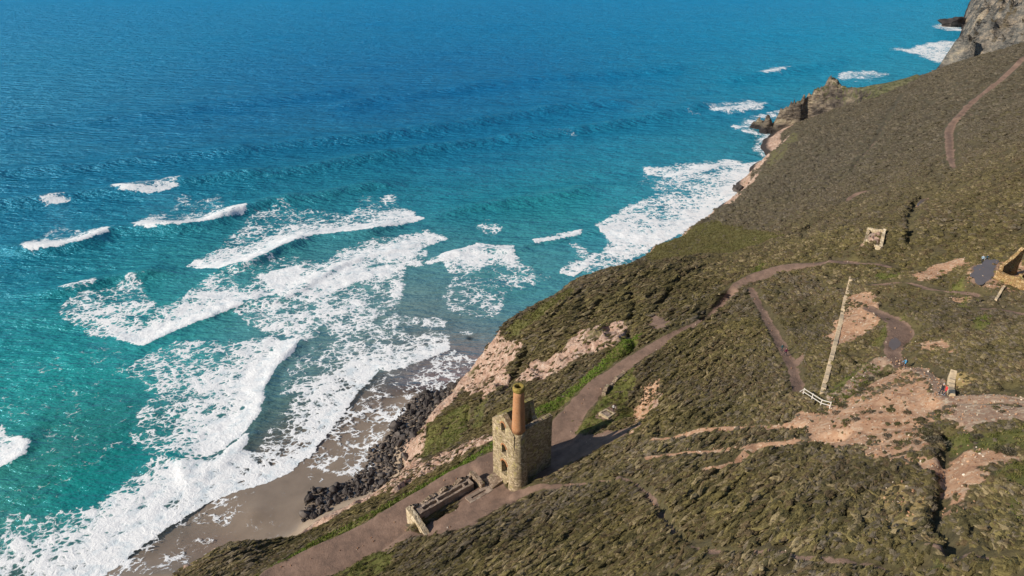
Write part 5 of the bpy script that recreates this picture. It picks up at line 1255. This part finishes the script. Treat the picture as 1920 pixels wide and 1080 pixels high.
# local x along the track, local y < 0 towards the courtyard
bm = bmesh.new(); box(bm, .9, BL-1.5, -2.35, -.755, -3, 1.5)
pf_ = bm_obj('platform', bm, M_SLAB, BH)
cut(pf_, [box_cut(2.0, BL*.36, -1.95, -1.25, .6, 2), box_cut(BL*.36+.3, BL*.76, -1.95, -1.2, .5, 2), box_cut(BL*.76+.3, BL*.86, -1.95, -1.2, .7, 2)])
roughen(pf_, .03, .8, 2, 8)
bm = bmesh.new(); t_ = np.linspace(-.3, BL, 26)
prism(bm, [(float(a_), -3) for a_ in (-.3, BL)] + [(float(a_), 1.65 + .45*math.sin(a_*1.9) * (.6 + .4*math.sin(a_*.7)) + random.uniform(-.22,.22)) for a_ in t_[::-1]], -.74, 0)
bm_obj('outer_wall', bm, M_RUBBLE, BH); roughen(BH.children[-1], .08, .7, 2, 9)
bm = bmesh.new(); prism_x(bm, [(-6.4,-3),(.0,-3),(.0,1.9),(-1.2,1.75),(-2.4,1.7),(-3.6,1.1),(-4.6,.9),(-5.6,.3),(-6.4,-.1)], -.32, .62)
bm_obj('end_wall', bm, M_TAN, BH); roughen(BH.children[-1], .08, .7, 2, 10)
bm = bmesh.new(); prism_x(bm, [(-3.6,-3),(-.01,-3),(-.01,2.0),(-1.2,2.2),(-2.4,1.9),(-3.6,1.6)], BL-.7, BL)
bm_obj('end_wall', bm, M_RUBBLE, BH); roughen(BH.children[-1], .07, .7, 2, 11)
bm = bmesh.new(); box(bm, BL-4.3, BL+.6, -5.3, -3.6, -3, .9)
sb = bm_obj('side_block', bm, M_SLAB, BH); cut(sb, [box_cut(BL-3.5, BL-.4, -4.65, -4.25, .1, 2)]); roughen(sb, .03, .8, 2, 12)
bm = bmesh.new(); prism(bm, [(BL+.65, -.2), (BL+.65, 1.05), (BL+4.2, 1.75), (BL+4.2, .9)], -5.0, -2.3)
bm_obj('bridge_slab', bm, M_RUBBLE, BH); roughen(BH.children[-1], .06, .6, 2, 13)
for i in range(26):
    a_ = random.uniform(0, BL); s_ = random.uniform(.12,.28)
    o = obj('fallen_stone', CH[i % 5], BH, (a_, -.37 + random.uniform(-.25,.25), 1.75 + .3*math.sin(a_*1.9)*.6), (random.random()*3, random.random()*3, random.random()*3)); o.scale = (s_*1.6,)*3

# ------------------------------------------------------------------ other masonry
def wall_along(name, line, width, h, mat, label, cat, rag=.25, step=.7, ends=(1., 1.), seed=0, parent=None):
    L = smooth_line(line, step); n = len(L); t = np.gradient(L[:, :2], axis=0); t /= np.linalg.norm(t, axis=1)[:, None]
    nrm = np.stack([-t[:,1], t[:,0]], -1)
    base = (float(L[:,0].mean()), float(L[:,1].mean())); bz = gz(*base)
    bm = bmesh.new(); rows = []
    r = random.Random(seed)
    for i in range(n):
        g = gz(L[i,0], L[i,1]); f = i/(n-1); hh = h*(ends[0]*(1-f)+ends[1]*f)*(1 + r.uniform(-rag, rag))
        w = width*(1+r.uniform(-.05,.05))
        row = []
        for s, z in ((-.55, g-1.2), (-.5, g+hh*.93), (-.42, g+hh), (.42, g+hh*(1+r.uniform(-.05,.05))), (.5, g+hh*.93), (.55, g-1.2)):
            row.append(bm.verts.new((L[i,0]+nrm[i,0]*w*s-base[0], L[i,1]+nrm[i,1]*w*s-base[1], z-bz)))
        rows.append(row)
    for i in range(n-1):
        for k in range(5): bm.faces.new((rows[i][k], rows[i+1][k], rows[i+1][k+1], rows[i][k+1]))
    bm.faces.new(rows[0]); bm.faces.new(rows[-1][::-1])
    o = bm_obj(name, bm, mat, None, False, (base[0], base[1], bz))
    return tag(o, label, cat)
M_TANW = plain_material('weathered_tan_wall', (.60,.47,.31), .25, 2.2, .9)
wall_along('stone_wall', WALL_LONG, .72, .36, M_TANW, 'long straight tan stone wall running down the scree to the white fence', 'wall', .06, .5, (.15, 1.3), 1)
wall_along('stone_wall', STONE_WALL, .8, 1.35, M_RUBBLE, 'short broken stone wall on the grass beside the track', 'wall', .35, .6, (.35, 1.1), 2)
wall_along('stone_wall', SHORT_WALL, .8, .7, M_TANW, 'short pale stone wall next to the couple on the gravel path', 'wall', .2, .6, (1., 1.), 3)
wall_along('stone_wall', RUIN_WALL, .4, .4, M_TANW, 'thin pale wall running downhill from the roofless ochre ruin', 'wall', .2, .7, (1., .8), 4)
pit = PIT + [PIT[0]]
for i in range(4):
    pass
PB0 = (sum(p[0] for p in PIT)/4, sum(p[1] for p in PIT)/4)
PTH = empty('stone_plinth', (PB0[0], PB0[1], gz(*PB0)))
tag(PTH, 'low stone-edged rectangular pit on the grass terrace near the white shirt', 'plinth')
bm = bmesh.new()
for i in range(4):
    p0, p1 = pit[i], pit[i+1]; a_ = math.atan2(p1[1]-p0[1], p1[0]-p0[0]); l_ = math.hypot(p1[0]-p0[0], p1[1]-p0[1])
    b = bmesh.new(); box(b, -.12, l_-.14, -.14, .14, -.5, .3)
    o = bm_obj('kerb', b, M_TAN, PTH); o.location = (p0[0]-PB0[0], p0[1]-PB0[1], 0); o.rotation_euler = (0,0,a_)
b = bmesh.new(); bm.free()
vs_ = [b.verts.new((p[0]-PB0[0], p[1]-PB0[1], .12)) for p in PIT]; b.faces.new(vs_)
bm_obj('floor', b, M_SLAB, PTH)
# foundation far up the slope
FP = FOUNDATION; FB = (sum(p[0] for p in FP)/4, sum(p[1] for p in FP)/4)
FO = empty('ruined_foundation', (FB[0], FB[1], gz(*FB)))
tag(FO, 'pale rectangular remains of stone walls standing alone in the far heath', 'ruin')
fp = FP + [FP[0]]
for i in range(4):
    p0, p1 = fp[i], fp[i+1]; a_ = math.atan2(p1[1]-p0[1], p1[0]-p0[0]); l_ = math.hypot(p1[0]-p0[0], p1[1]-p0[1])
    b = bmesh.new(); g0 = gz(*p0) - gz(*FB); g1 = gz(*p1) - gz(*FB)
    prism(b, [(-.35, g0-1.5), (l_-.36, g1-1.5)] + [(float(t), g0 + (g1-g0)*t/l_ + .8 + random.uniform(-.3,.3)) for t in np.linspace(l_-.36, -.35, 7)], -.35, .35)
    o = bm_obj('wall', b, M_TAN, FO); o.location = (p0[0]-FB[0], p0[1]-FB[1], 0); o.rotation_euler = (0,0,a_); roughen(o, .08, .6, 1, i)
# roofless ochre ruin by the pool
rx, ry = RUIN[0]; RA = math.atan2(RUIN[1][1]-ry, RUIN[1][0]-rx)
zr = RUZ
RU = empty('roofless_ruin', (rx, ry, zr), R(-65))
tag(RU, 'roofless ochre stone ruin with half a gable beside the pool', 'ruin')
bm = bmesh.new(); prism(bm, [(0,-2), (8,-2), (8,1.5), (6.4,1.2), (5,1.7), (3.8,2.1), (3.0,1.8), (2.2,1.6), (1.2,1.5), (0,1.7)], 0, .7)
bm_obj('front_wall', bm, M_ORANGE, RU); roughen(RU.children[-1], .09, .6, 3, 21)
bm = bmesh.new(); prism_x(bm, [(.705,-2), (5.6,-2), (5.6,5.2), (5.1,5.4), (4.4,4.7), (2.6,3.5), (1.4,3.0), (.705,2.6)], 0, .6)
gw = bm_obj('gable_wall', bm, M_ORANGE, RU); cut(gw, [box_cut(-.4, 1.1, 3.0, 3.7, .9, 2.5)]); roughen(gw, .09, .6, 3, 22)
bm = bmesh.new(); prism_x(bm, [(.705,-2), (5.6,-2), (5.6,3.6), (4.0,3.2), (2.0,2.2), (.705,2.4)], 3.4, 4.0)
bm_obj('cross_wall', bm, M_ORANGE, RU); roughen(RU.children[-1], .09, .6, 3, 23)

# standing water
def pool(name, pts, dz, label):
    c = (sum(p[0] for p in pts)/len(pts), sum(p[1] for p in pts)/len(pts))
    L = smooth_line(list(pts) + [pts[0]], .5)[:-1]; L = np.array(c) + (L - np.array(c))*(1.06 + .9*(fbm(L[:,0]*.6, L[:,1]*.6, 240, 3)-.5))[:,None]
    zz = LEVEL[name]
    b = bmesh.new(); b.faces.new([b.verts.new((p[0]-c[0], p[1]-c[1], 0)) for p in L])
    bmesh.ops.triangulate(b, faces=b.faces)
    o = bm_obj(name, b, M_POOL, None, False, (c[0], c[1], float(zz))); return tag(o, kind='structure')

# ------------------------------------------------------------------ fence
FN = empty('wooden_fence', (FENCE[0][0], FENCE[0][1], gz(*FENCE[0])))
tag(FN, 'white wooden post-and-rail fence at the foot of the long stone wall', 'fence')
def bar(p, q, r):
    b = bmesh.new(); d = Vector(q) - Vector(p); L = d.length
    bmesh.ops.create_cone(b, cap_ends=True, segments=8, radius1=r, radius2=r*.92, depth=L)
    m = d.to_track_quat('Z','Y').to_matrix().to_4x4(); m.translation = (Vector(p)+Vector(q))/2
    bmesh.ops.transform(b, matrix=m, verts=b.verts); return b
fz = [gz(*p) for p in FENCE]; ox, oy, oz = FENCE[0][0], FENCE[0][1], fz[0]
for i, p in enumerate(FENCE):
    bm_obj('post', bar((p[0]-ox, p[1]-oy, fz[i]-oz-.5), (p[0]-ox, p[1]-oy, fz[i]-oz+1.25), .10), M_WOODW, FN)
    if i:
        q_ = FENCE[i-1]
        for hh in (.55, 1.12):
            bm_obj('rail', bar((q_[0]-ox, q_[1]-oy, fz[i-1]-oz+hh), (p[0]-ox, p[1]-oy, fz[i]-oz+hh), .075), M_WOODW, FN)

# ------------------------------------------------------------------ bushes on the scree
BSH = []
def bush_mesh(seed):
    r = random.Random(seed); bm = bmesh.new()
    for _ in range(340):
        th = r.uniform(0, 6.283); ph = math.acos(r.uniform(0, 1)); rad = r.uniform(.30, .55)*(1+.35*mnoise.noise(Vector((math.cos(th)*1.3, math.sin(th)*1.3, seed))))
        d = Vector((math.sin(ph)*math.cos(th), math.sin(ph)*math.sin(th), math.cos(ph)*.6)); c = d*rad; s = r.uniform(.03,.075)
        up = (d + Vector((r.uniform(-.8,.8), r.uniform(-.8,.8), r.uniform(0,.9)))).normalized(); sd_ = up.cross(Vector((r.gauss(0,1), r.gauss(0,1), r.gauss(0,1)))).normalized()*s*.6
        bm.faces.new([bm.verts.new(c-sd_), bm.verts.new(c+sd_), bm.verts.new(c+up*s*2.2)])
    me = bpy.data.meshes.new('crown'); bm.to_mesh(me); bm.free()
    return me
def stem_mesh(seed):
    r = random.Random(seed); bm = bmesh.new()
    for _ in range(5):
        b = bar((0,0,-.3), (r.uniform(-.3,.3), r.uniform(-.3,.3), r.uniform(.12,.25)), .02); m = bpy.data.meshes.new('t'); b.to_mesh(m); b.free(); bm.from_mesh(m); bpy.data.meshes.remove(m)
    me = bpy.data.meshes.new('stem'); bm.to_mesh(me); bm.free(); return me
M_BUSH = [plain_material('dark_bush', (.075,.068,.032), .4, 5.), plain_material('grey_bush', (.10,.088,.062), .4, 5.), plain_material('olive_bush', (.085,.085,.028), .4, 5.)]
M_STEM = plain_material('bush_stem', (.07,.05,.035), .3)
CRW = []
for s_ in range(6):
    m = bush_mesh(s_); m.materials.append(M_BUSH[s_ % 3]); CRW.append(m)
STM = stem_mesh(3); STM.materials.append(M_STEM)
for i, (x, y, s_) in enumerate(BUSHES):
    e_ = empty('heather_bush', (x, y, gz(x, y)), random.uniform(0, 6.28)); e_.scale = (s_*1.45, s_*1.1, s_*.95)
    obj('crown', CRW[i % 6], e_); obj('stem', STM, e_)
    if x < 35: tag(e_, 'low bush on the bank behind the grass terrace and the stone-edged pit', 'bush', 'bushes behind the terrace')
    elif i in (27,28,29,30,31): tag(e_, 'low dark bush beside the gravel at the right edge', 'bush', 'bushes by the gravel')
    elif i < 6: tag(e_, 'dark heather bush in the short row along the edge of the gravel path', 'bush', 'bushes along the gravel path')
    else: tag(e_, 'low dark heather bush growing singly on the orange scree', 'bush', 'single bushes on the scree')

# ------------------------------------------------------------------ people
def skin_mesh(verts, edges, radii, root=0, sub=1):
    me = bpy.data.meshes.new('body'); me.from_pydata(verts, edges, [])
    o = bpy.data.objects.new('tmp', me); COL.objects.link(o)
    o.modifiers.new('skin', 'SKIN'); m = o.modifiers.new('sub', 'SUBSURF'); m.levels = sub; m.render_levels = sub
    if not me.skin_vertices: 
        bpy.context.view_layer.objects.active = o
    for i, r in enumerate(radii):
        sv = me.skin_vertices[0].data[i]; sv.radius = r if isinstance(r, tuple) else (r, r); sv.use_root = (i == root)
    bpy.context.view_layer.update()
    out = bpy.data.meshes.new_from_object(o.evaluated_get(bpy.context.evaluated_depsgraph_get()))
    bpy.data.objects.remove(o); bpy.data.meshes.remove(me)
    return out
M_SKIN = plain_material('skin', (.52,.32,.23), .08)
M_EYE = plain_material('eye', (.03,.025,.02), .05)
_mats = {}
def cloth(c):
    if c not in _mats: _mats[c] = plain_material('cloth', c, .15, 12.)
    return _mats[c]
def person(loc, face, top, legs, shoes, hair, label, stride=.25, height=1.72, arms=(.25,-.25), pack=None, jacket=None, hat=False):
    k = height/1.75
    V, E, Rr = [], [], []
    def add(p, r, parent=None):
        V.append((p[0]*k, p[1]*k, p[2]*k)); Rr.append(tuple(q*k for q in r) if isinstance(r, tuple) else r*k)
        if parent is not None: E.append((parent, len(V)-1))
        return len(V)-1
    pel = add((0,0,.95), (.155,.115)); wa = add((0,.0,1.12), (.135,.10), pel); chs = add((0,.0,1.33), (.165,.115), wa); nk0 = add((0,-.005,1.47), (.075,.07), chs)
    nk = add((0,.0,1.53), .052, nk0); hd = add((0,.02,1.61), (.074,.088), nk); ht = add((0,.012,1.70), (.07,.085), hd); add((0,.0,1.755), .035, ht)
    add((0,.112,1.615), .012, hd)                                        # nose
    for s in (-1, 1):
        add((s*.085,0,1.62), .013, hd)                                   # ears
        st = stride*s
        hip = add((s*.09,0,.90), .095, pel); kn = add((s*.10,st*.5+.03,.49), .062, hip); an = add((s*.10,st,.09), .042, kn)
        he = add((s*.10,st+.02,.045), .042, an); add((s*.11,st+.17,.035), .036, he)
        sh = add((s*.19,0,1.41), .062, chs); sw_ = arms[0 if s < 0 else 1]
        el = add((s*.25,sw_*.5-.02,1.13), .046, sh); wr = add((s*.25,sw_+.04,.89), .030, el); pm_ = add((s*.25,sw_+.06,.82), (.022,.036), wr)
        for f_ in range(4):
            y_ = sw_+.06+(f_-1.5)*.019; L_ = (.055,.07,.066,.05)[f_]
            f1 = add((s*.252,y_+.004,.82-.045-L_*.3), .0085, pm_); add((s*.243,y_+.010,.82-.05-L_), .0075, f1)
        th = add((s*.238,sw_+.105,.80), .010, pm_); add((s*.230,sw_+.118,.765), .008, th)
    me = skin_mesh(V, E, Rr, 0, 1)
    for m in (M_SKIN, cloth(top), cloth(legs), cloth(shoes)): me.materials.append(m)
    mi = []
    for p in me.polygons:
        z = p.center.z/k; x = abs(p.center.x/k)
        if z > 1.485: c = 0
        elif z < .10 and x < .19: c = 3
        elif x > .2 and z < .90: c = 0
        elif x > .195 or z > .93: c = 1
        else: c = 2
        mi.append(c)
    me.polygons.foreach_set('material_index', mi); me.polygons.foreach_set('use_smooth', [True]*len(mi))
    e_ = empty('person', loc, face); tag(e_, label, 'person')
    obj('body', me, e_)
    b = bmesh.new(); bmesh.ops.create_uvsphere(b, u_segments=12, v_segments=8, radius=1)
    for v in b.verts: v.co = Vector((v.co.x*.094, v.co.y*.108-.012, v.co.z*.085+1.70))*k
    bmesh.ops.delete(b, geom=[v for v in b.verts if v.co.z < 1.655*k and v.co.y > .0], context='VERTS')
    bm_obj('hat' if hat else 'hair', b, cloth(hair), e_, True)
    for s in (-1, 1):
        b = bmesh.new(); bmesh.ops.create_icosphere(b, subdivisions=1, radius=.012*k, matrix=Matrix.Translation((s*.032*k, .098*k, 1.645*k))); bm_obj('eye', b, M_EYE, e_)
    if pack:
        b = bmesh.new(); box(b, -.15*k, .15*k, -.27*k, -.11*k, 1.02*k, 1.45*k); bmesh.ops.bevel(b, geom=b.edges[:], offset=.05*k, segments=2, affect='EDGES'); bm_obj('backpack', b, cloth(pack), e_, True)
    return e_
def at(n): x, y = PEOPLE[n]; return (x, y, gz(x, y) + .01)
person(at('person_white'), R(200), (.75,.74,.72), (.05,.045,.05), (.06,.05,.05), (.06,.04,.03), 'person in a white top standing beside the stone-edged pit on the terrace', .05)
person(at('person_teal'), R(30), (.03,.11,.12), (.04,.045,.06), (.05,.04,.04), (.04,.03,.025), 'walker in a teal jacket on the narrow heath path, next to the maroon jacket', .25)
person(at('person_maroon'), R(25), (.16,.02,.06), (.03,.03,.045), (.06,.05,.05), (.05,.035,.03), 'walker in a maroon jacket on the narrow heath path, next to the teal jacket', -.25)
person(at('person_blue'), R(75), (.08,.30,.52), (.015,.018,.03), (.02,.02,.02), (.02,.02,.03), 'lone walker in a bright blue jacket and dark trousers on the gravel path', .34, 1.76, (.1,.35), (.03,.05,.09))
person(at('person_blackwhite'), R(100), (.02,.022,.03), (.015,.02,.04), (.7,.7,.7), (.6,.6,.6), 'person in black with a pale hat and white shoes beside the red jacket', .2, 1.74, (.2,-.2), None, None, True)
person(at('person_red'), R(95), (.62,.06,.06), (.03,.05,.10), (.6,.6,.6), (.04,.03,.025), 'person in a red jacket and blue trousers on the gravel path', -.2, 1.70)
person(at('person_palewhite'), R(160), (.38,.52,.66), (.03,.035,.05), (.05,.05,.05), (.05,.04,.03), 'person in a pale blue jacket standing on the grass above the pool', .06)
person(at('person_navy'), R(190), (.03,.08,.13), (.02,.02,.03), (.7,.7,.7), (.04,.03,.03), 'person in a navy jacket and white shoes on the grass above the pool', .08)

pool('pond', POND, .05, '')
pool('puddle', PUDDLE, .05, '')
pool('stream', STREAM, .1, '')
